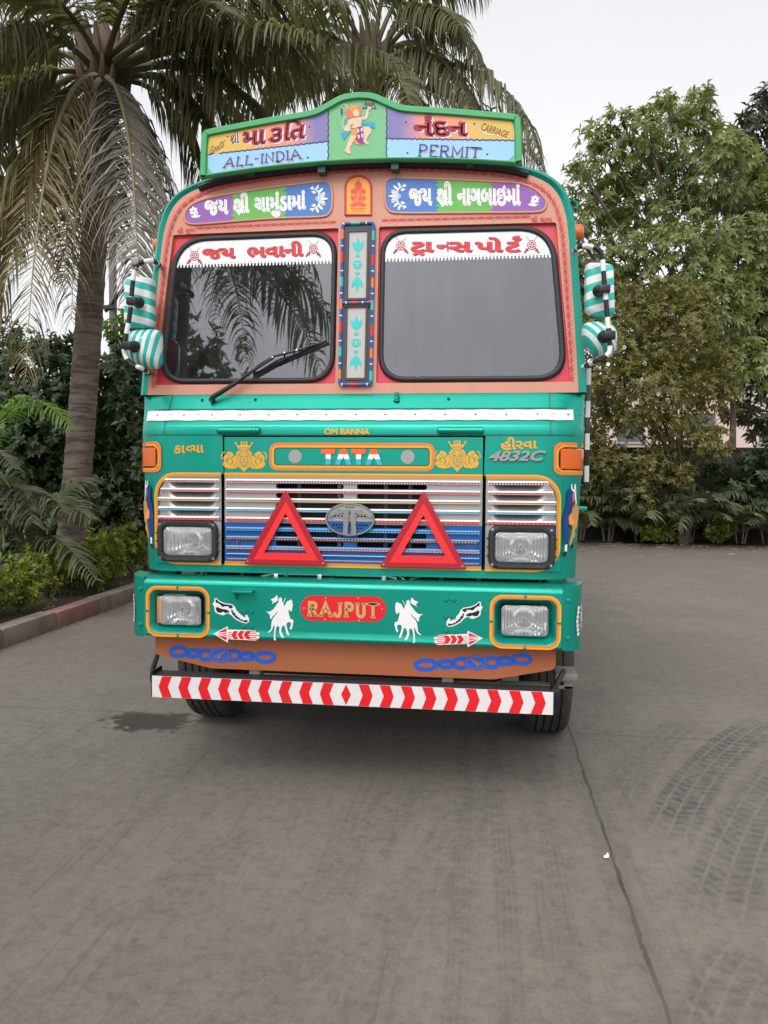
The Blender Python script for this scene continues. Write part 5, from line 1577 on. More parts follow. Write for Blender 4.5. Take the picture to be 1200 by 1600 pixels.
# ================================================================== warning triangles hung on the grille
tri = None
for s, lab in ((-1, 'red reflective warning triangle hung on the grille below the wiper'), (1, 'red reflective warning triangle hung on the grille below the clear windscreen without a wiper')):
    T3 = [(-.2205, 0), (.2205, 0), (0, .392)]
    ins_t = lambda d: inset(T3, d)
    def rt(d, r):
        return round_poly(inset(T3, d), r, 5)
    if tri is None:
        m = MB()
        m.loft([[(x, 0, z) for x, z in rt(-.004, .012)], [(x, -.010, z) for x, z in rt(-.004, .012)], [(x, -.014, z) for x, z in rt(.0, .010)], [(x, -.014, z) for x, z in rt(.027, .004)], [(x, -.010, z) for x, z in rt(.0275, .004)]], 'tri_dark')
        tri = m.build('warning_triangle', None, smooth=30)
        m = MB()
        m.loft([[(x, -.010, z) for x, z in rt(.0275, .002)], [(x, -.0105, z) for x, z in rt(.066, .002)], [(x, 0, z) for x, z in rt(.066, .002)]], 'tri_light')
        m.build('reflector', tri, smooth=30)
        for x in (-.205, .205):
            m = MB(); m.lathe([(0, -.0175), (.005, -.017), (.006, -.0135)], (x, 0, .011), 'y', 'chrome', 10); m.build('rivet', tri)
        o = tri
    else: o = copy_tree(tri)
    o.location = (-.345 if s < 0 else .3865, -.026, 1.214); tag(o, lab, 'warning triangle', 'warning triangles on the grille')
tri['label'] = 'red reflective warning triangle hung on the grille below the wiper'


# ================================================================== the setting
class NT:
    """Small helper for node arithmetic."""

    def __init__(self, m): self.t = m.node_tree; self.n = self.t.nodes; self.l = self.t.links

    def m(self, op, a, b=None, c=None, clamp=False):
        k = self.n.new('ShaderNodeMath'); k.operation = op; k.use_clamp = clamp
        for i, v in enumerate((a, b, c)):
            if v is None: continue
            if isinstance(v, (int, float)): k.inputs[i].default_value = v
            else: self.l.new(v, k.inputs[i])
        return k.outputs[0]

    def ss(self, v, a, b, o0=0.0, o1=1.0):
        k = self.n.new('ShaderNodeMapRange'); k.interpolation_type = 'SMOOTHSTEP'
        k.inputs[1].default_value = a; k.inputs[2].default_value = b; k.inputs[3].default_value = o0; k.inputs[4].default_value = o1
        self.l.new(v, k.inputs[0]); return k.outputs[0]

    def noise(self, vec, scale, detail=5, rough=.55, dist=0.0):
        k = self.n.new('ShaderNodeTexNoise'); k.inputs['Scale'].default_value = scale; k.inputs['Detail'].default_value = detail; k.inputs['Roughness'].default_value = rough; k.inputs['Distortion'].default_value = dist
        self.l.new(vec, k.inputs['Vector']); return k.outputs['Fac']

    def mix(self, f, a, b, mode='MIX'):
        k = self.n.new('ShaderNodeMix'); k.data_type = 'RGBA'; k.blend_type = mode
        for i, v in ((0, f), (6, a), (7, b)):
            if isinstance(v, tuple): k.inputs[i].default_value = (*v, 1)
            elif isinstance(v, (int, float)): k.inputs[i].default_value = v
            else: self.l.new(v, k.inputs[i])
        return k.outputs[2]


def concrete():
    m = bpy.data.materials.new('concrete_yard'); m.use_nodes = True; N = NT(m); p = N.n['Principled BSDF']
    tc = N.n.new('ShaderNodeTexCoord'); V = tc.outputs['Object']
    sp = N.n.new('ShaderNodeSeparateXYZ'); N.l.new(V, sp.inputs[0]); X, Y = sp.outputs[0], sp.outputs[1]
    stv = N.n.new('ShaderNodeMapping'); stv.inputs['Scale'].default_value = (6.0, .35, 1); stv.inputs['Rotation'].default_value = (0, 0, R_(-6)); N.l.new(V, stv.inputs[0])
    st2 = N.n.new('ShaderNodeMapping'); st2.inputs['Scale'].default_value = (5.0, .5, 1); st2.inputs['Rotation'].default_value = (0, 0, R_(-48)); N.l.new(V, st2.inputs[0])
    big = N.noise(V, .45, 5, .6); mid = N.noise(V, 2.2, 7, .65, .4); fine = N.noise(V, 45, 6, .7); grain = N.noise(V, 260, 3, .7)
    streak = N.noise(stv.outputs[0], 1.6, 5, .6); streak2 = N.noise(st2.outputs[0], 1.4, 5, .6)
    col = N.mix(N.ss(big, .35, .68), (0.169, 0.147, 0.121), (0.220, 0.196, 0.160))
    col = N.mix(N.ss(mid, .38, .70, 0, .55), col, (0.146, 0.124, 0.108))
    col = N.mix(N.ss(streak, .50, .72, 0, .35), col, (0.122, 0.105, 0.092))
    col = N.mix(N.ss(streak2, .50, .74, 0, .30), col, (0.130, 0.114, 0.103))
    col = N.mix(N.ss(fine, .42, .70, 0, .38), col, (0.292, 0.256, 0.211))
    col = N.mix(N.ss(grain, .35, .70, 0, .50), col, (0.097, 0.086, 0.075))
    mott = N.noise(V, 16, 7, .75, .3); grit = N.noise(V, 95, 4, .8)
    col = N.mix(N.ss(mott, .48, .66, 0, .42), col, (0.078, 0.071, 0.064)); col = N.mix(N.ss(mott, .52, .36, 0, .30), col, (0.215, 0.200, 0.178))
    col = N.mix(N.ss(grit, .56, .68, 0, .55), col, (0.055, 0.050, 0.045)); col = N.mix(N.ss(grit, .42, .30, 0, .45), col, (0.256, 0.236, 0.208))
    st3 = N.n.new('ShaderNodeMapping'); st3.inputs['Scale'].default_value = (26, .55, 1); st3.inputs['Rotation'].default_value = (0, 0, R_(-7)); N.l.new(V, st3.inputs[0])
    col = N.mix(N.ss(N.noise(st3.outputs[0], 1.2, 4, .6), .56, .70, 0, .35), col, (0.078, 0.069, 0.064))
    wob = N.noise(V, 3.5, 5, .6); wob2 = N.noise(V, 1.1, 4)
    # tyre tracks: circular arcs (cx, cy, R, half width, strength, from, to), angle along the arc in degrees
    rubber = None; brk = N.noise(V, 13, 6, .75, .8)
    for cx, cy, R, hw, k, a0, a1, fq in TRACKS:
        dx, dy = N.m('SUBTRACT', X, cx), N.m('SUBTRACT', Y, cy)
        r = N.m('SQRT', N.m('ADD', N.m('MULTIPLY', dx, dx), N.m('MULTIPLY', dy, dy))); d = N.m('SUBTRACT', r, R)
        ad = N.m('ABSOLUTE', N.m('ADD', d, N.m('MULTIPLY', N.m('SUBTRACT', wob, .5), .06)))
        ang = N.m('ARCTAN2', dy, dx); s = N.m('MULTIPLY', ang, R)
        msk = N.ss(ad, hw * .72, hw, 1, 0)
        msk = N.m('MULTIPLY', msk, N.m('MULTIPLY', N.ss(ang, R_(a0), R_(a0 + (a1 - a0) * .18)), N.ss(ang, R_(a1 - (a1 - a0) * .22), R_(a1), 1, 0)))
        # lug pattern: bands across the track, skewed, split by two clear grooves
        ph = N.m('FRACT', N.m('ADD', N.m('ADD', N.m('MULTIPLY', s, fq * 1.55), N.m('MULTIPLY', N.m('ABSOLUTE', d), 7.0)), N.m('MULTIPLY', wob, 1.3)))
        lug = N.m('MULTIPLY', N.ss(ph, .18, .34), N.ss(ph, .74, .90, 1, 0))
        gr = N.ss(N.m('ABSOLUTE', N.m('SINE', N.m('MULTIPLY', d, math.pi / hw * 2.0))), .12, .42)
        pat = N.m('MULTIPLY', N.m('MULTIPLY', N.m('ADD', N.m('MULTIPLY', lug, .55), .45), gr), N.ss(brk, .34, .56, .12, 1.0))
        v = N.m('MULTIPLY', N.m('MULTIPLY', msk, pat), N.m('MULTIPLY', N.ss(wob2, .30, .62, .45, 1.0), k * 1.1))
        rubber = v if rubber is None else N.m('MAXIMUM', rubber, v)
    col = N.mix(N.m('MULTIPLY', rubber, N.ss(mid, .25, .7, 1.0, .6), None), col, (.036, .034, .037))
    # construction joints
    jx = N.m('ABSOLUTE', N.m('SUBTRACT', X, N.m('ADD', 1.285, N.m('MULTIPLY', N.m('SUBTRACT', wob, .5), .045))))
    jw = N.m('ADD', .0030, N.m('MULTIPLY', N.ss(N.noise(V, 2.6, 6, .7), .40, .75), .0085))
    j1 = N.ss(N.m('SUBTRACT', jx, jw), 0, .004, 1, 0)
    jy = N.m('ABSOLUTE', N.m('SUBTRACT', N.m('ADD', N.m('MODULO', N.m('ADD', Y, 22.5 - 1.1 + N_OFF), 4.5), 0), N.m('ADD', N_OFF, N.m('MULTIPLY', N.m('SUBTRACT', wob, .5), .03))))
    j2 = N.ss(jy, .0025, .006, .75, 0)
    jl = N.m('ABSOLUTE', N.m('ADD', X, 3.15)); j3 = N.ss(jl, .003, .007, .5, 0)
    col = N.mix(N.ss(jx, .0, .10, .30, 0), col, (.085, .075, .066))
    col = N.mix(N.m('MULTIPLY', j1, .8), col, N.mix(N.ss(N.noise(V, 1.6, 5, .6), .42, .56), (.035, .030, .026), (.095, .076, .062)))
    col = N.mix(j2, col, (.055, .047, .042)); col = N.mix(j3, col, (.07, .06, .05))
    # water and oil spill beside the near wheel
    sx, sy = N.m('SUBTRACT', X, -1.55), N.m('SUBTRACT', Y, .93)
    rr = N.m('SQRT', N.m('ADD', N.m('MULTIPLY', N.m('MULTIPLY', sx, sx), 3.0), N.m('MULTIPLY', N.m('MULTIPLY', sy, sy), 7.0)))
    spill = N.ss(N.m('ADD', rr, N.m('MULTIPLY', N.m('SUBTRACT', N.noise(V, 7.5, 6, .65, .6), .5), 1.6)), .42, .62, 1, 0)
    vor = N.n.new('ShaderNodeTexVoronoi'); vor.inputs['Scale'].default_value = 9; N.l.new(V, vor.inputs['Vector'])
    drop = N.m('MULTIPLY', N.ss(vor.outputs['Distance'], .16, .24, 1, 0), N.m('MULTIPLY', N.ss(rr, .45, 1.9, 1, 0), N.ss(N.noise(V, 5, 3), .52, .60)))
    wet = N.m('MAXIMUM', spill, drop, clamp=True)
    col = N.mix(N.m('MULTIPLY', wet, .92), col, N.mix(N.ss(mid, .4, .65), (.026, .024, .018), (.050, .044, .028)))
    # drips and pale specks
    v2 = N.n.new('ShaderNodeTexVoronoi'); v2.inputs['Scale'].default_value = 1.7; N.l.new(V, v2.inputs['Vector'])
    col = N.mix(N.ss(v2.outputs['Distance'], .030, .055, .5, 0), col, (.065, .058, .05))
    v3 = N.n.new('ShaderNodeTexVoronoi'); v3.inputs['Scale'].default_value = 5; N.l.new(V, v3.inputs['Vector'])
    col = N.mix(N.ss(v3.outputs['Distance'], .018, .03, .5, 0), col, (.26, .24, .21))
    # dust swept to the far wall
    col = N.mix(N.ss(Y, 6, 16, 0, .45), col, (.11, .088, .075))
    N.l.new(col, p.inputs['Base Color'])
    N.l.new(N.m('SUBTRACT', N.ss(mid, .3, .7, .68, .85), N.m('MULTIPLY', spill, .22)), p.inputs['Roughness'])
    b = N.n.new('ShaderNodeBump'); b.inputs['Strength'].default_value = .55; b.inputs['Distance'].default_value = .006
    hh = N.m('SUBTRACT', N.m('ADD', N.m('MULTIPLY', fine, .5), N.m('MULTIPLY', grain, .35)), N.m('ADD', N.m('MULTIPLY', j1, 1.2), N.m('MULTIPLY', j2, .8)))
    N.l.new(hh, b.inputs['Height']); N.l.new(b.outputs[0], p.inputs['Normal'])
    MATS['concrete_yard'] = m


N_OFF = 2.25


def arc3(p, q, r_):
    """Circle through three ground points -> cx, cy, R, angle of first and last."""
    (ax, ay), (bx, by), (cx, cy) = p, q, r_
    d = 2 * (ax * (by - cy) + bx * (cy - ay) + cx * (ay - by))
    ux = ((ax * ax + ay * ay) * (by - cy) + (bx * bx + by * by) * (cy - ay) + (cx * cx + cy * cy) * (ay - by)) / d
    uy = ((ax * ax + ay * ay) * (cx - bx) + (bx * bx + by * by) * (ax - cx) + (cx * cx + cy * cy) * (bx - ax)) / d
    a = [math.degrees(math.atan2(y - uy, x - ux)) for x, y in (p, q, r_)]
    while a[2] - a[0] > 180: a[2] -= 360
    while a[2] - a[0] < -180: a[2] += 360
    return ux, uy, math.hypot(ax - ux, ay - uy), min(a[0], a[2]), max(a[0], a[2])


TRACKS = []
for pts, hw, k, fq in (([(1215, 1118), (1110, 1195), (1035, 1330)], .15, .95, 9), ([(1240, 1190), (1165, 1300), (1115, 1460)], .17, .75, 9), ([(1080, 1120), (985, 1210), (950, 1275)], .13, .45, 11), ([(1120, 1085), (900, 1085), (700, 1100)], .10, .30, 11),
                       ([(880, 1060), (1060, 1040), (1330, 1150)], .12, .30, 11), ([(690, 1190), (560, 1330), (300, 1700)], .16, .22, 10), ([(800, 1180), (650, 1400), (480, 1750)], .14, .25, 10), ([(420, 1290), (300, 1360), (150, 1480)], .13, .28, 10), ([(560, 1440), (420, 1560), (300, 1680)], .15, .28, 10), ([(1180, 1480), (1130, 1560), (1100, 1700)], .14, .45, 9)):
    g3 = [gnd(*q)[:2] for q in pts]; ux, uy, R, a0, a1 = arc3(*g3)
    if a0 > -180 and a1 < 180: TRACKS.append((ux, uy, R, hw, k, a0, a1, fq))
for x, k in ((.62, .40), (.80, .45), (1.02, .30), (-.95, .22)):
    TRACKS.append((x - 60, -1.0, 60.0, .05, k, -1.6, 2.6, 7))
concrete()
mat('soil', (.050, .036, .026), .9, 0, 0, .35, 9, .4, 30)
mat('kerb_red', (.34, .175, .15), .75, 0, 0, .25, 7, .15, 50, dirt=(.10, .085, .07), dirt_amt=.7, dscale=4)
mat('kerb_grey', (.29, .235, .21), .75, 0, 0, .25, 7, .15, 50, dirt=(.09, .075, .065), dirt_amt=.7, dscale=4)
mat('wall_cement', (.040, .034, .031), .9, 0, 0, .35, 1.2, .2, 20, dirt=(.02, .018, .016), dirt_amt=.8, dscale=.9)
mat('building_wall', (.62, .48, .42), .8, 0, 0, .1, .5)
mat('building_dark', (.10, .10, .11), .4)
mat('building_roof', (.34, .33, .33), .6)
mat('paper', (.8, .8, .8), .7)
mat('pole_grey', (.19, .165, .15), .8, 0, 0, .2, 4)


def bark(name, col, band):
    m = mat(name, col, .9, 0, 0, .3, 5)
    N = NT(m); p = N.n['Principled BSDF']; tc = N.n.new('ShaderNodeTexCoord')
    mp_ = N.n.new('ShaderNodeMapping'); mp_.inputs['Scale'].default_value = (1.2, 1.2, band); N.l.new(tc.outputs['Object'], mp_.inputs[0])
    n = N.noise(mp_.outputs[0], 2.2, 6, .7, .5)
    old = p.inputs['Base Color'].links[0].from_socket
    N.l.new(N.mix(N.ss(n, .42, .62), old, tuple(c * .42 for c in col)), p.inputs['Base Color'])
    b = N.n.new('ShaderNodeBump'); b.inputs['Strength'].default_value = .8; b.inputs['Distance'].default_value = .03; N.l.new(n, b.inputs['Height']); N.l.new(b.outputs[0], p.inputs['Normal'])


bark('palm_bark', (.20, .155, .125), 9.0)
bark('tree_bark', (.12, .09, .07), 1.0)


def leafy(name, cols, trans=.35, rough=.45):
    """Leaf material: colour differs from leaf to leaf."""
    m = bpy.data.materials.new(name); m.use_nodes = True; N = NT(m); p = N.n['Principled BSDF']
    g = N.n.new('ShaderNodeNewGeometry'); cr = N.n.new('ShaderNodeValToRGB'); N.l.new(g.outputs['Random Per Island'], cr.inputs[0])
    e = cr.color_ramp.elements; e[0].color = (*cols[0], 1); e[1].color = (*cols[-1], 1)
    for i, c in enumerate(cols[1:-1]): k = e.new((i + 1) / (len(cols) - 1)); k.color = (*c, 1)
    N.l.new(cr.outputs[0], p.inputs['Base Color']); p.inputs['Roughness'].default_value = rough
    t = N.n.new('ShaderNodeBsdfTranslucent'); N.l.new(N.mix(1.0, cr.outputs[0], (1.0, 1.15, .55), 'MULTIPLY'), t.inputs[0])
    mx = N.n.new('ShaderNodeMixShader'); mx.inputs[0].default_value = trans
    N.l.new(p.outputs[0], mx.inputs[1]); N.l.new(t.outputs[0], mx.inputs[2]); N.l.new(mx.outputs[0], N.n['Material Output'].inputs[0]); MATS[name] = m


leafy('palm_leaf', [(.105, .108, .052), (.165, .158, .080), (.235, .21, .125), (.125, .128, .064), (.20, .165, .095)], .45)
leafy('palm_dry', [(.29, .225, .115), (.20, .15, .08), (.33, .28, .16), (.23, .20, .095), (.15, .105, .06)], .25, .6)
leafy('palm_grey', [(.30, .265, .22), (.20, .175, .15), (.38, .345, .30), (.15, .13, .11)], .2, .6)
leafy('areca_leaf', [(.075, .11, .040), (.11, .145, .055), (.13, .15, .07), (.06, .09, .035)], .3)
leafy('areca_bright', [(.12, .22, .035), (.16, .26, .05), (.10, .18, .03)], .4)
leafy('areca_dull', [(.085, .095, .050), (.11, .115, .065), (.065, .075, .04)], .25)
leafy('tree_leaf', [(.19, .225, .085), (.26, .31, .115), (.34, .38, .15), (.16, .18, .08), (.30, .30, .15)], .5)
leafy('olive_leaf', [(.155, .145, .038), (.22, .195, .052), (.11, .12, .034), (.29, .235, .075), (.12, .135, .036)], .4)
leafy('dark_leaf', [(.030, .042, .022), (.045, .060, .028), (.060, .072, .036), (.025, .033, .020)], .25)
leafy('hedge_leaf', [(.026, .052, .018), (.042, .075, .024), (.055, .092, .030), (.020, .038, .014)], .3)
leafy('hedge_bright', [(.10, .18, .03), (.14, .22, .045), (.07, .13, .025)], .4)
leafy('golden_leaf', [(.18, .22, .018), (.27, .28, .028), (.12, .165, .02), (.085, .12, .018)], .4)
leafy('litter', [(.30, .20, .12), (.42, .34, .25), (.22, .12, .07), (.5, .45, .38)], .1, .8)


def structure(name, mb, smooth=0):
    return tag(mb.build(name, None, smooth=smooth), kind='structure')


m = MB(); m.add([(-120, -60, 0), (120, -60, 0), (120, 140, 0), (-120, 140, 0)], [(0, 1, 2, 3)], 'concrete_yard'); structure('ground', m)
m = MB(); m.add([(-40, -30, .13), (-4.02, -30, .13), (-4.02, 16.5, .13), (-40, 16.5, .13)], [(0, 1, 2, 3)], 'soil'); structure('planting_bed', m)
m = MB()
m.add([(-4.0, 15.75, .03), (30, 15.75, .03), (30, 16.7, .03), (-4.0, 16.7, .03)], [(0, 1, 2, 3)], 'soil'); structure('wall_border', m)
m = MB(); y = -14.0; k = 0
while y < 15.6:
    L = .92 + .16 * random.random(); dx = random.uniform(-.008, .008); dz = random.uniform(-.008, .008)
    m.box((-4.03 + dx, y + .006, -.02), (-3.84 + dx, y + L - .006, .185 + dz), 'kerb_red' if k % 2 == 0 else 'kerb_grey', .018); y += L; k += 1
structure('kerb', m, 40)
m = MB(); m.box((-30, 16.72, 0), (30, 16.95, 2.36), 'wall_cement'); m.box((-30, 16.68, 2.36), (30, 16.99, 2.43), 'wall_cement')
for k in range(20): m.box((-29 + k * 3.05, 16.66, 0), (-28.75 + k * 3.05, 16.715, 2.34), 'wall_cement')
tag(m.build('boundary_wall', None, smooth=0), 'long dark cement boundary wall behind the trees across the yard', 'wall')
bd = empty('building', (15, 36, 0), 0, 'pale pink building glimpsed through the trees over the boundary wall', 'building')
m = MB(); m.box((-9, 0, 0), (14, 8, 6.1), 'building_wall'); m.build('wall', bd, smooth=0)
m = MB(); m.box((-9.2, -.3, 6.1), (14.2, 8.2, 6.4), 'building_roof'); m.build('roof', bd, smooth=0)
for k in range(6):
    m = MB(); x = -7.5 + k * 3.4; m.box((x, -.06, 3.4), (x + 1.3, .02, 4.8), 'building_dark'); m.box((x - .1, -.10, 3.28), (x + 1.4, .01, 3.38), 'building_roof'); m.build('window', bd, smooth=0)

# ------------------------------------------------------------------ plants
class Leaves:
    def __init__(self): self.v = []; self.f = []; self.m = []; self.mats = []

    def strip(self, pts, widths, wdir, name, fold=0.0):
        if name not in self.mats: self.mats.append(name)
        k = self.mats.index(name); b = len(self.v); n = len(pts)
        for p, w in zip(pts, widths):
            self.v.append(tuple(p - wdir * w)); self.v.append(tuple(p + wdir * w))
        for i in range(n - 1):
            self.f.append((b + 2 * i, b + 2 * i + 1, b + 2 * i + 3, b + 2 * i + 2)); self.m.append(k)

    def build(self, name, parent=None, loc=None):
        me = bpy.data.meshes.new(name); me.from_pydata(self.v, [], self.f)
        for n in self.mats: me.materials.append(MATS[n])
        me.polygons.foreach_set('material_index', self.m); me.shade_smooth(); me.update()
        o = bpy.data.objects.new(name, me); COL.objects.link(o)
        if parent: o.parent = parent
        if loc: o.location = loc
        return o


def frond(LV, ST, p0, p1, p2, leaf, n=64, mat_l='palm_leaf', mat_s='frond_stalk', r0=.045, start=.16, w=.022, droop=.55, fwd=.55, rnd=None, ragged=.0):
    """Pinnate leaf along a quadratic curve; leaflets hang from the stalk on both sides."""
    rnd = rnd or random
    P0, P1, P2 = Vector(p0), Vector(p1), Vector(p2)
    B = lambda t: P0 * (1 - t) ** 2 + P1 * 2 * t * (1 - t) + P2 * t * t
    D = lambda t: ((P1 - P0) * 2 * (1 - t) + (P2 - P1) * 2 * t).normalized()
    ST.tube([B(k / 12) for k in range(13)], [max(.004, r0 * (1 - k / 12) ** 1.1) for k in range(13)], mat_s, n=6, caps=False)
    roll = rnd.uniform(-.25, .25)
    for i in range(n):
        t = start + (1 - start) * i / (n - 1); c = B(t); d = D(t)
        up = Vector((0, 0, 1)); s = d.cross(up)
        if s.length < .15: s = s + (P2 - P0).cross(up) * .3 + Vector((.1, .05, 0))
        s.normalize()
        ll = leaf * max(.12, math.sin(math.pi * (.13 + .80 * (t - start) / (1 - start))) ** .75)
        for sd_ in (-1, 1):
            if ragged and rnd.random() < ragged: continue
            L = ll * rnd.uniform(.62, 1.15)
            q = (s * sd_ * 1.0 + d * (fwd + rnd.uniform(-.22, .26)) + Vector((0, 0, .22 + roll * sd_ + rnd.uniform(-.25, .22)))).normalized()
            pts = [c.copy()]; cur = c.copy(); dr = q.copy(); seg = 4
            for k in range(seg):
                dr = (dr + Vector((0, 0, -1)) * droop * (.35 + .4 * k) * rnd.uniform(.5, 1.5)).normalized(); cur = cur + dr * L / seg; pts.append(cur.copy())
            wd = d.lerp(q.cross(d).normalized(), rnd.uniform(.05, .6)).normalized()
            ww = w * (.6 + .5 * ll / leaf) * .5
            LV.strip(pts, [ww * .55, ww, ww * .95, ww * .65, ww * .08], wd, mat_l)


mat('frond_stalk', (.14, .125, .060), .6, 0, 0, .2, 6)
mat('frond_stalk_dry', (.30, .24, .13), .7, 0, 0, .2, 6)
mat('husk', (.12, .085, .055), .95, 0, 0, .35, 12, .3, 60)


def palm(label, base, crown, r0, r1, specs, bend=(0, 0)):
    root = empty('coconut_palm', base, random.random(), label, 'palm tree', 'coconut palms')
    root.rotation_euler = (0, 0, 0)
    off = Vector(base); B = Vector(base); C = Vector(crown)
    t = MB(); path = []; rad = []
    n = 90
    for k in range(n + 1):
        u = k / n; p = B.lerp(C, u) + Vector((bend[0], bend[1], 0)) * math.sin(math.pi * u); path.append(p - off)
        rad.append(lerp(r0, r1, u ** .6) * (1.0 + (.035 if k % 3 == 0 else -.012)) * (1 + .35 * math.exp(-u * 16)))
    t.tube(path, rad, 'palm_bark', n=16); t.build('trunk', root, smooth=60)
    cr = MB(); top = path[-1]
    for k in range(26):                                       # husky leaf bases
        a = k * 2.4; d = Vector((math.cos(a), math.sin(a), 0)); z = (k % 9) * .10 - .55
        cr.tube([top + d * (r1 * .7) + Vector((0, 0, z)), top + d * (r1 + .14) + Vector((0, 0, z + .25)), top + d * (r1 + .22) + Vector((0, 0, z + .55))], [.09, .065, .02], 'husk', n=6)
    cr.tube([top + Vector((0, 0, -.8)), top, top + Vector((0, 0, .35)), top + Vector((0, 0, .8))], [r1 * 1.05, r1 * 1.45, r1 * 1.2, .03], 'husk', n=12)
    LV = Leaves(); ST = MB(); DL = Leaves(); DS = MB()
    for sp in specs:
        dry = sp.get('dry'); ps = [Vector(p) - off for p in sp['p']]
        frond(DL if dry else LV, DS if dry else ST, *ps, sp.get('leaf', .95), sp.get('n', 130), {None: 'palm_leaf', 1: 'palm_dry', 2: 'palm_grey'}[dry], 'frond_stalk_dry' if dry else 'frond_stalk', sp.get('r', .05), sp.get('start', .2), sp.get('w', .040), sp.get('droop', .5), sp.get('fwd', .55), ragged=sp.get('ragged', .10))
    cr.build('leaf_bases', root, smooth=50)
    c = LV.build('crown', root); ST.build('stalks', c, smooth=60)
    if DL.v: c = DL.build('dry_fronds', root); DS.build('stalks', c, smooth=60)
    return root


A = lambda px, py, y: at(px, py, y)
YA = 6.1
spA = []
def F3(a, b, c, **k): spA.append(dict(p=[A(*a), A(*b), A(*c)], **k))
F3((150, 118, 5.8), (62, 118, 5.0), (40, 590, 4.6), dry=1, leaf=1.25, n=180, droop=.5, fwd=.8, r=.05, start=.06, w=.038, ragged=.02)
F3((168, 122, 5.7), (212, 150, 5.1), (216, 470, 4.9), dry=2, leaf=1.05, n=170, droop=.6, fwd=.75, r=.045, start=.08, w=.036, ragged=.05)
F3((140, 130, 5.9), (20, 160, 5.3), (-40, 520, 5.2), dry=1, leaf=1.0, droop=.6, n=110, ragged=.06)
F3((146, 124, 5.8), (40, 135, 5.2), (-8, 560, 4.9), dry=1, leaf=1.1, n=130, droop=.55, fwd=.8, w=.038)
F3((156, 126, 5.8), (118, 150, 5.2), (112, 500, 5.0), dry=1, leaf=.95, n=120, droop=.6, fwd=.8, w=.036, ragged=.12)
F3((190, 110, 6.0), (440, 55, 5.6), (650, 185, 5.2), leaf=.95, n=96, droop=.75)
F3((190, 100, 6.1), (380, 10, 6.3), (570, 120, 6.6), leaf=.95, n=90, droop=.7)
F3((180, 90, 6.1), (310, -60, 6.2), (540, 10, 6.8), leaf=1.0, n=84)
F3((195, 120, 6.3), (330, 95, 6.4), (420, 260, 6.9), leaf=.9, droop=.8)
F3((190, 125, 6.4), (280, 120, 6.6), (330, 330, 7.1), leaf=.9, droop=.8)
F3((175, 125, 6.6), (240, 160, 6.9), (270, 420, 7.4), leaf=.8, droop=.7)
F3((150, 125, 6.7), (110, 170, 7.0), (100, 440, 7.3), leaf=.85, droop=.7)
F3((140, 105, 6.1), (40, 30, 6.0), (-130, 150, 6.0), leaf=.95)
F3((130, 115, 6.1), (40, 130, 6.2), (-70, 360, 6.4), leaf=.9)
F3((150, 90, 6.1), (90, -60, 6.4), (-90, -30, 6.8), leaf=.95)
F3((160, 85, 6.1), (150, -140, 6.4), (30, -200, 7.0), leaf=.95)
F3((170, 85, 6.0), (240, -180, 5.4), (360, -170, 5.0), leaf=.95)
F3((175, 90, 6.0), (300, -110, 5.2), (450, -60, 4.6), leaf=.95)
F3((165, 95, 5.9), (205, -60, 4.6), (290, -90, 3.2), leaf=.95)
F3((155, 95, 5.9), (90, -40, 4.7), (-20, -60, 3.6), leaf=.95)
F3((180, 95, 6.3), (300, 10, 7.5), (400, 60, 8.6), leaf=.95)
F3((150, 95, 6.3), (60, 60, 7.4), (-10, 150, 8.3), leaf=.95)
F3((185, 100, 5.9), (330, 30, 4.9), (500, 60, 4.2), leaf=.95, droop=.7)
F3((195, 112, 6.0), (340, 75, 5.6), (420, 190, 5.3), leaf=1.0, droop=.7)
F3((190, 118, 6.2), (300, 100, 6.0), (360, 260, 5.9), leaf=.95, droop=.7)
F3((188, 104, 5.9), (420, 20, 5.2), (620, 90, 4.6), leaf=1.05, droop=.7)
F3((180, 96, 5.8), (380, -60, 5.0), (600, -20, 4.2), leaf=1.05, droop=.7)
F3((172, 90, 5.9), (280, -40, 5.0), (360, 20, 4.0), leaf=1.0, droop=.7)
F3((140, 100, 5.9), (60, 10, 5.0), (-60, 60, 4.2), leaf=1.0, droop=.7)
F3((135, 112, 6.0), (30, 90, 5.6), (-80, 250, 5.2), leaf=1.0, droop=.7)
F3((150, 120, 6.5), (60, 180, 6.8), (20, 400, 7.2), leaf=.95, droop=.7)
F3((160, 126, 6.6), (170, 190, 6.9), (180, 400, 7.2), leaf=.9, droop=.7)
palm('leaning coconut palm with drooping brown fronds beside the kerb', (A(107, 880, YA)[0], 6.1, .13), A(162, 118, YA), .205, .165, spA, (.03, 0))

YB = 9.6
spA = []
F3((590, 110, YB), (800, 60, 9.2), (842, 240, 8.8), leaf=1.1, n=90, droop=.9, r=.05)
F3((590, 95, YB), (700, -60, 9.4), (760, 120, 9.0), leaf=1.0, droop=.9)
F3((585, 85, YB), (640, -110, 9.6), (760, -10, 9.8), leaf=1.0)
F3((580, 85, YB), (560, -120, 9.8), (450, -70, 10.2), leaf=1.0)
F3((570, 95, YB), (470, -10, 9.4), (340, 110, 9.2), leaf=1.05, droop=.7)
F3((570, 105, YB), (470, 60, 9.2), (390, 200, 8.8), leaf=1.0, droop=.8)
F3((575, 115, YB), (520, 110, 9.2), (470, 250, 9.0), leaf=1.0, droop=.8)
F3((595, 115, YB), (660, 120, 9.3), (700, 260, 9.0), leaf=.95, droop=.8)
F3((600, 120, YB), (760, 150, 9.7), (848, 268, 9.9), leaf=.8, droop=.6)
F3((590, 90, YB), (670, 20, 10.6), (700, 150, 11.4), leaf=.95, droop=.8)
F3((575, 90, YB), (520, 0, 10.6), (430, 60, 11.4), leaf=.95)
F3((580, 100, YB), (600, 60, 8.4), (640, 160, 7.6), leaf=.9, droop=.8)
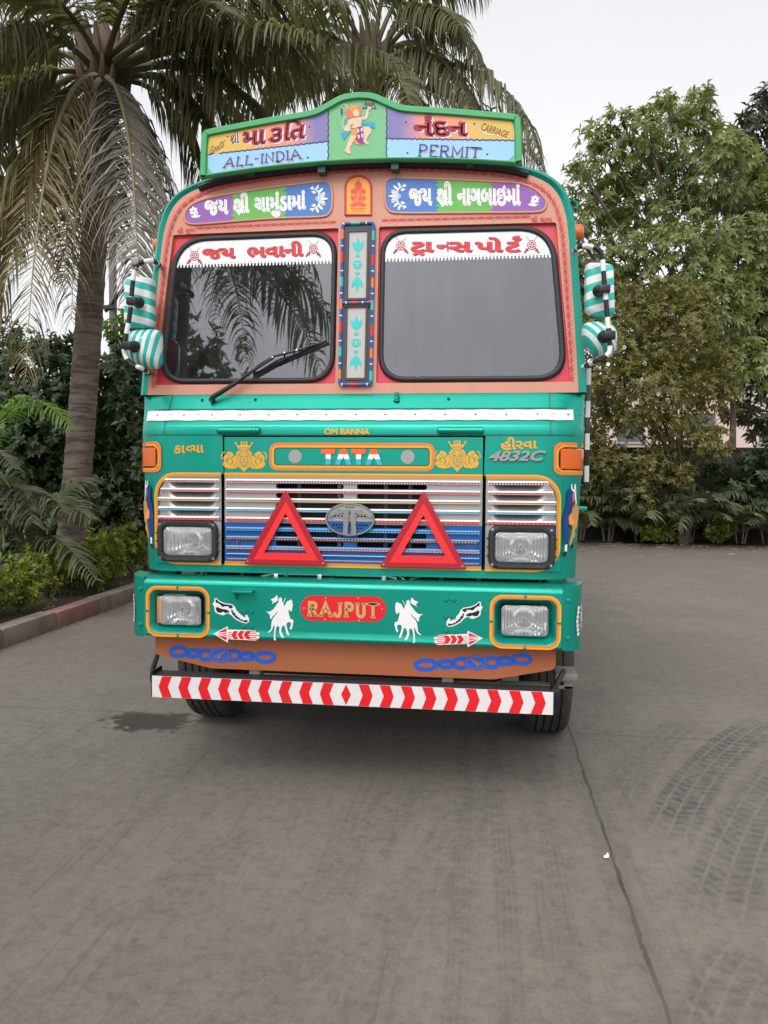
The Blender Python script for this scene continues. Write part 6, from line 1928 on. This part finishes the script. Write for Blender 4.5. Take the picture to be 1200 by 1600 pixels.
F3((575, 100, YB), (540, 40, 8.3), (500, 140, 7.6), leaf=.9, droop=.8)
F3((585, 85, YB), (600, -120, 9.0), (690, -160, 8.4), leaf=.95)
F3((592, 100, YB), (690, 30, 9.0), (745, 190, 8.6), leaf=1.0, droop=.8)
F3((590, 90, YB), (660, -40, 9.0), (720, 40, 8.2), leaf=1.0, droop=.8)
F3((572, 100, YB), (480, 30, 8.8), (420, 140, 8.2), leaf=1.05, droop=.8)
F3((575, 90, YB), (500, -90, 9.0), (380, -20, 8.4), leaf=1.05, droop=.8)
cb = A(582, 105, YB)
palm('coconut palm standing behind the lorry, fronds arching over its signboard', (cb[0] - .2, YB, 0.0), cb, .19, .15, spA)

# a palm and bushes further along the bed, which the windscreen mirrors
spA = []
rn = random.Random(5)
for k in range(22):
    az = k * 2.399; el = [.9, .5, .15, -.2, -.5][k % 5] + rn.uniform(-.15, .15); L = rn.uniform(2.7, 3.5)
    c0 = Vector((-4.25, -7.4, 7.2)); d = Vector((math.cos(az) * math.cos(el), math.sin(az) * math.cos(el), math.sin(el)))
    h = Vector((math.cos(az), math.sin(az), 0))
    spA.append(dict(p=[c0 + d * .15, c0 + d * L * .6 + Vector((0, 0, .5)), c0 + h * L * .85 + Vector((0, 0, L * math.sin(el) * .4 - 1.7))], leaf=.9, n=60, droop=.7))
palm('coconut palm mirrored in the windscreen on the wiper side, in the bed behind the viewer', (-4.3, -7.6, .13), (-4.25, -7.4, 7.2), .20, .16, spA)


def whorl_tree(name, label, cat, base, lumps, leaf, wid, per, dens, mat_l, group=None, hang=.6, trunk_r=.14, rs=1, bark_m='tree_bark', stems=1):
    """lumps: (x, y, z, radius). Leaf sprays fill the outer shell of every lump; limbs run from the trunk to the lumps."""
    rn = random.Random(rs); root = empty(name, base, 0, label, cat, group); off = Vector(base)
    LV = Leaves()
    for lx, ly, lz, lr in lumps:
        c = Vector((lx, ly, lz)) - off
        n = int(dens * lr ** 2)
        for _ in range(n):
            d = Vector((rn.gauss(0, 1), rn.gauss(0, 1), rn.gauss(0, 1))).normalized(); rr = lr * (rn.uniform(.25, 1.0) ** .5) * (1 + .22 * math.sin(d.x * 5 + lx) * math.cos(d.z * 6 + d.y * 4))
            q = c + Vector((d.x, d.y, d.z * .88)) * rr
            if q.z + off.z < .12: continue
            ax = (d + Vector((rn.uniform(-.5, .5), rn.uniform(-.5, .5), rn.uniform(-.1, .7)))).normalized()
            a = ax.orthogonal().normalized(); b = ax.cross(a)
            for k in range(per):
                an = 2 * math.pi * (k + rn.random() * .6) / per
                dr = (a * math.cos(an) + b * math.sin(an) + ax * rn.uniform(.1, .9)).normalized(); L = leaf * rn.uniform(.7, 1.2); sx = q + ax * rn.uniform(-.5, .3) * leaf
                d2 = (dr + Vector((0, 0, -hang))).normalized(); m1 = sx + dr * L * .45; m2 = m1 + d2 * L * .55
                wd = dr.cross(ax); wd = wd.normalized() if wd.length > 1e-3 else a
                LV.strip([sx, m1, m2], [wid * .15, wid * .5, wid * .04], wd, mat_l)
    LV.build('crown', root)
    t = MB(); cen = sum((Vector((l[0], l[1], l[2])) for l in lumps), Vector()) / len(lumps) - off
    fork = Vector((0, 0, max(.25, cen.z * .42)))
    for k in range(stems):
        s0 = Vector((rn.uniform(-.1, .1), rn.uniform(-.1, .1), 0)) * (stems > 1)
        t.tube([s0, fork * .5 + s0 * 2 + Vector((.04, .02, 0)), fork + s0 * 3], [trunk_r, trunk_r * .82, trunk_r * .7], bark_m, n=9)
    for lx, ly, lz, lr in lumps:
        c = Vector((lx, ly, lz)) - off; mid = fork.lerp(c, .5) + Vector((rn.uniform(-.2, .2), rn.uniform(-.9, .9), -.1 + rn.uniform(-.5, .5))) * lr
        t.tube([fork, mid, c], [trunk_r * .5, trunk_r * .16, trunk_r * .045], bark_m, n=6)
        for _ in range(3):
            e = c + Vector((rn.uniform(-1, 1), rn.uniform(-1, 1), rn.uniform(-.3, 1))) * lr * .5; t.tube([mid.lerp(c, .6), c.lerp(e, .5) + Vector((0, 0, .1)), e], [trunk_r * .2, trunk_r * .12, trunk_r * .04], bark_m, n=5)
    t.build('trunk', root, smooth=60)
    return root


def lump(px, py, rpx, y, dy=0.0):
    p = at(px, py, y + dy); dist = y + dy + 4.0
    return (p[0], p[1], p[2], rpx / FPX * dist)


rl = random.Random(11)
L1 = [lump(px, py, r, 19.5, rl.uniform(-1.2, 1.2)) for px, py, r in ((955, 255, 52), (1060, 230, 62), (1000, 320, 75), (1115, 290, 62), (925, 330, 45), (1150, 390, 68), (1060, 410, 85), (950, 420, 60), (1078, 178, 32), (1160, 300, 40), (905, 270, 20), (930, 215, 26), (1010, 215, 30), (1120, 215, 30), (985, 480, 60), (1110, 480, 70), (915, 480, 50), (1180, 480, 60), (1200, 330, 40), (1090, 560, 60), (1160, 570, 50), (890, 360, 26), (1010, 180, 20), (1040, 155, 18), (970, 190, 24), (1095, 150, 20), (1140, 240, 36), (880, 310, 22), (900, 430, 40), (1200, 430, 50), (1020, 560, 50), (1190, 260, 26))]
whorl_tree('broadleaf_tree', 'tall light green broadleaf tree beyond the boundary wall', 'tree', (7.9, 19.4, 0), L1, .24, .085, 9, 125, 'tree_leaf', 'trees behind the yard', .8, .12, 3)
L2 = [lump(px, py, r, 15.4, rl.uniform(-.6, .6)) for px, py, r in ((960, 560, 58), (1010, 500, 48), (1065, 530, 62), (1010, 620, 75), (1100, 610, 52), (940, 650, 45), (1060, 680, 52), (1080, 470, 32), (960, 720, 34), (1110, 690, 34), (1015, 730, 40), (925, 600, 34), (985, 460, 26), (1040, 450, 24), (940, 520, 34), (930, 700, 34), (1130, 560, 26), (955, 765, 30), (1000, 775, 26), (1060, 740, 26), (915, 750, 26))]
whorl_tree('olive_shrub', 'bushy olive brown small tree in front of the boundary wall', 'tree', (5.6, 15.6, 0), L2, .125, .047, 7, 430, 'olive_leaf', None, .25, .09, 4, stems=4)
L3 = [lump(px, py, r, 22, rl.uniform(-1, 1)) for px, py, r in ((1185, 200, 26), (1195, 260, 40), (1205, 340, 44), (1190, 500, 45), (1160, 560, 40), (1205, 600, 42), (1180, 450, 40), (1195, 660, 34), (1165, 185, 12), (1240, 400, 70), (1150, 640, 26), (1260, 250, 60), (1172, 300, 32), (1180, 390, 38), (1160, 230, 22), (1200, 160, 24))]
whorl_tree('dark_tree', 'dark sparse tree at the edge behind the light green tree', 'tree', (13.0, 22.2, 0), L3, .28, .11, 7, 95, 'dark_leaf', 'trees behind the yard', .5, .2, 5)

L4 = [lump(px, py, r, 16.15, rl.uniform(-.15, .1)) for px, py, r in ((1150, 770, 34), (1195, 750, 40), (1090, 785, 30), (1235, 770, 40), (1175, 720, 22), (1215, 700, 24), (1040, 790, 26), (1120, 740, 20))]
whorl_tree('garden_shrub', 'dark scrubby shrub against the boundary wall behind the row of areca palms', 'shrub', (8.2, 16.2, .03), L4, .17, .075, 7, 210, 'hedge_leaf', None, .35, .05, 36, stems=4)
# shrubs in the bed on the palm side
for k, (lab, lumps_, m_, rs, dn) in enumerate((
        ('dark green bushy shrub behind the palm trunk', [(60, 590, 80), (130, 640, 80), (60, 700, 90), (20, 540, 50), (120, 760, 80), (30, 800, 80), (95, 550, 45), (30, 640, 70), (0, 700, 80), (60, 860, 70), (130, 870, 70), (10, 880, 70), (-30, 620, 70)], 'hedge_leaf', 21, 230),
        ('dark green shrub between the palm trunk and the lorry', [(180, 590, 55), (215, 650, 70), (190, 730, 80), (215, 810, 70), (165, 840, 60), (235, 880, 60), (250, 720, 60), (160, 700, 60), (150, 780, 60), (205, 560, 40)], 'hedge_leaf', 22, 230),
        ('bright green leafy shrub top beside the striped mirrors', [(180, 515, 30), (222, 530, 36), (250, 560, 40), (205, 500, 22), (240, 490, 20)], 'hedge_bright', 23, 190))):
    Ls = [lump(px, py, r, 8.6 if k < 2 else 9.8, rl.uniform(-.5, .5)) for px, py, r in lumps_]
    bx = sum(l[0] for l in Ls) / len(Ls)
    whorl_tree('garden_shrub', lab, 'shrub', (bx, 8.6 if k < 2 else 9.8, .13), Ls, .13, .066, 7, int(dn * 1.5), m_, 'shrubs behind the palm', .4, .05, rs, stems=3)
whorl_tree('dark_hedge', 'dark hedge closing off the bed behind the palm and shrubs', 'hedge', (-6.6, 11.5, .13), [(-9.5 + k * .62, 11.5 + rl.uniform(-.5, .5), z + rl.uniform(-.2, .2), .85) for k in range(11) for z in (.7, 1.9, 3.0)], .22, .11, 6, 75, 'dark_leaf', None, .4, .06, 35, stems=3)
# mirrored greenery
whorl_tree('garden_tree', 'bushy green tree mirrored low in the windscreen on the wiper side', 'tree', (-5.6, -12.0, .13), [(-6.3 + rl.uniform(-1.1, 1.1), -12 + rl.uniform(-1, 1), z, .95) for z in (1.5, 2.5, 3.5, 4.3, 4.8, 5.2, 5.6, 5.9, 6.2)], .24, .11, 6, 80, 'hedge_bright', None, .4, .07, 31, stems=3)


def low_shrub(label, x, y, r, h, rs, m_='golden_leaf'):
    rn = random.Random(rs)
    Ls = [(x + rn.uniform(-.6, .6) * r, y + rn.uniform(-.6, .6) * r, .16 + h * rn.uniform(.35, .8), r * rn.uniform(.45, .62)) for _ in range(7)]
    whorl_tree('golden_shrub', label, 'shrub', (x, y, .1), Ls, .075, .036, 6, 520, m_, 'low golden shrubs', .1, .012, rs, stems=5)


low_shrub('low golden shrub nearest the viewer at the red kerb', -4.58, 3.0, .62, .62, 41)
low_shrub('low golden shrub by the kerb under the drooping areca frond', -4.55, 3.95, .60, .55, 42)
low_shrub('low golden shrub by the kerb in front of the palm trunk', -4.52, 4.95, .60, .58, 43)
low_shrub('low golden shrub by the kerb just behind the trunk side one', -4.50, 5.9, .58, .60, 47)
low_shrub('low golden shrub by the kerb closest to the lorry bumper', -4.45, 6.9, .55, .65, 44)
low_shrub('squat golden shrub before the wall below the olive tree', A(1030, 840, 15.35)[0], 15.35, .55, .34, 45)
low_shrub('upright golden shrub before the wall right of the squat one', A(1122, 840, 15.35)[0], 15.35, .38, .46, 46)


def areca(label, base, fr, group, bright='areca_leaf', rs=1, stems=5, leaf=.36, w=.03, n=34, r=.012):
    rn = random.Random(rs); root = empty('areca_palm', base, 0, label, 'areca palm', group); off = Vector(base)
    LV = Leaves(); ST = MB()
    for k, f in enumerate(fr):
        ps = [Vector(p) - off for p in f[:3]]
        frond(LV, ST, *ps, leaf * rn.uniform(.9, 1.1), n, f[3] if len(f) > 3 else bright, 'frond_stalk', r, .22, w, .35, .75, rn)
    c = LV.build('crown', root); ST.build('stalks', c, smooth=60)
    t = MB()
    for k in range(stems):
        a = k * 2.4; d = Vector((math.cos(a), math.sin(a), 0)) * .09
        t.tube([d, d * 1.6 + Vector((0, 0, .3)), d * 2.4 + Vector((0, 0, .6))], [.028, .024, .018], 'frond_stalk', n=7)
    t.build('stems', root, smooth=60)


def fan(base, n, L, h, rn, els=(.35, 1.25), m_=None):
    out = []
    for k in range(n):
        az = k * 2.399 + rn.uniform(-.3, .3); el = rn.uniform(*els); LL = L * rn.uniform(.75, 1.1)
        p0 = Vector(base) + Vector((math.cos(az) * .1, math.sin(az) * .1, h * .35)); hv = Vector((math.cos(az), math.sin(az), 0))
        p1 = p0 + (hv * math.cos(el) + Vector((0, 0, math.sin(el)))) * LL * .62
        p2 = p1 + (hv * .75 + Vector((0, 0, rn.uniform(-.55, -.05)))) * LL * .55
        out.append((p0, p1, p2) + ((m_,) if m_ else ()))
    return out


fr = [(A(-70, 820, 4.9), A(10, 540, 4.8), A(112, 668, 4.4), 'areca_bright'), (A(-60, 860, 4.8), A(40, 690, 4.6), A(50, 815, 4.3), 'areca_dull'), (A(-40, 900, 4.8), A(60, 720, 4.8), A(100, 800, 4.5), 'areca_leaf'),
      (A(-50, 860, 5.0), A(-10, 560, 5.3), A(60, 640, 5.6), 'areca_bright'), (A(-80, 880, 4.8), A(-40, 640, 4.4), A(20, 730, 4.1), 'areca_dull')]
areca('tall areca palm with bright fronds at the picture side of the kerb bed', gnd(-50, 925, .13), fr, 'areca palms in the kerb bed', rs=51, leaf=.50, w=.034, n=46, r=.016)
fr = [(A(55, 900, 5.2), A(40, 730, 5.0), A(142, 810, 4.6), 'areca_leaf'), (A(45, 905, 5.1), A(50, 770, 4.7), A(150, 905, 4.2), 'areca_dull'), (A(50, 900, 5.2), A(20, 760, 5.0), A(-30, 860, 4.6), 'areca_dull'), (A(60, 900, 5.4), A(90, 720, 5.7), A(140, 760, 6.0), 'areca_leaf'), (A(50, 900, 5.4), A(20, 700, 5.7), A(-20, 760, 6.0), 'areca_leaf')]
areca('areca palm with a grey green frond drooping over the kerb shrubs', gnd(62, 930, .13), fr, 'areca palms in the kerb bed', rs=52, leaf=.48, w=.034, n=46, r=.016)
names_r = ['areca palm at the foot of the wall beside the lorry bumper', 'areca palm at the wall under the olive tree, next from the lorry', 'areca palm at the wall left of the squat golden shrub', 'areca palm at the wall behind the squat golden shrub', 'areca palm at the wall between the two golden shrubs', 'areca palm at the wall behind the upright golden shrub', 'areca palm at the wall just right of the upright golden shrub', 'areca palm at the wall near the picture edge', 'areca palm at the wall cut by the picture edge']
for k, lab in enumerate(names_r):
    rn = random.Random(60 + k); x = 3.25 + k * .66 + rn.uniform(-.12, .12); y = 15.9 + rn.uniform(-.1, .25)
    areca(lab, (x, y, .03), fan((x, y, .03), 18, rn.uniform(1.75, 2.25), .8, rn, (.55, 1.4)), 'areca palms along the boundary wall', 'areca_dull' if k % 2 else 'areca_leaf', 60 + k, 5, .52, .05, 28, .014)

# utility pole behind the palm, litter, a scrap of paper
up = empty('utility_pole', A(180, 800, 10.5)[:2] + (.0,), 0, 'weathered grey pole standing behind the palm fronds', 'pole')
h = A(180, 250, 10.5)[2]
m = MB(); m.tube([(0, 0, 0), (0, 0, h)], [.085, .07], 'pole_grey', n=10); m.build('post', up, smooth=60)
m = MB(); z0 = A(180, 480, 10.5)[2]; m.tube([(-.12, -.08, z0 - .1), (.35, -.08, z0 + .45)], .035, 'black', n=6); m.box((-.18, -.12, z0 - .05), (.1, -.06, z0 + .02), 'black'); m.build('bracket', up)
LV = Leaves(); rn = random.Random(77)
for k in range(420):
    y = 15.7 - abs(rn.gauss(0, 1.1)); x = rn.uniform(2.0, 11); c = Vector((x, y, .012)); a = rn.uniform(0, 6.3); d = Vector((math.cos(a), math.sin(a), 0)); L = rn.uniform(.04, .10)
    LV.strip([c - d * L, c + Vector((0, 0, .012)), c + d * L], [.004, L * .4, .003], Vector((-d.y, d.x, rn.uniform(-.2, .2))), 'litter')
tag(LV.build('fallen_leaves'), 'dry leaves scattered on the ground along the wall', 'fallen leaves', kind='stuff')
g = gnd(947, 1341); m = MB(); m.add([(-.012, -.008, .004), (.010, -.011, .006), (.014, .009, .012), (-.008, .012, .005)], [(0, 1, 2, 3)], 'paper'); m.add([(-.004, .002, .008), (.012, .0, .016), (.008, .012, .02)], [(0, 1, 2)], 'paper')
o = m.build('paper_scrap', None, smooth=0, loc=(g[0], g[1], .002)); tag(o, 'tiny white paper scrap on the concrete beside the joint', 'litter')
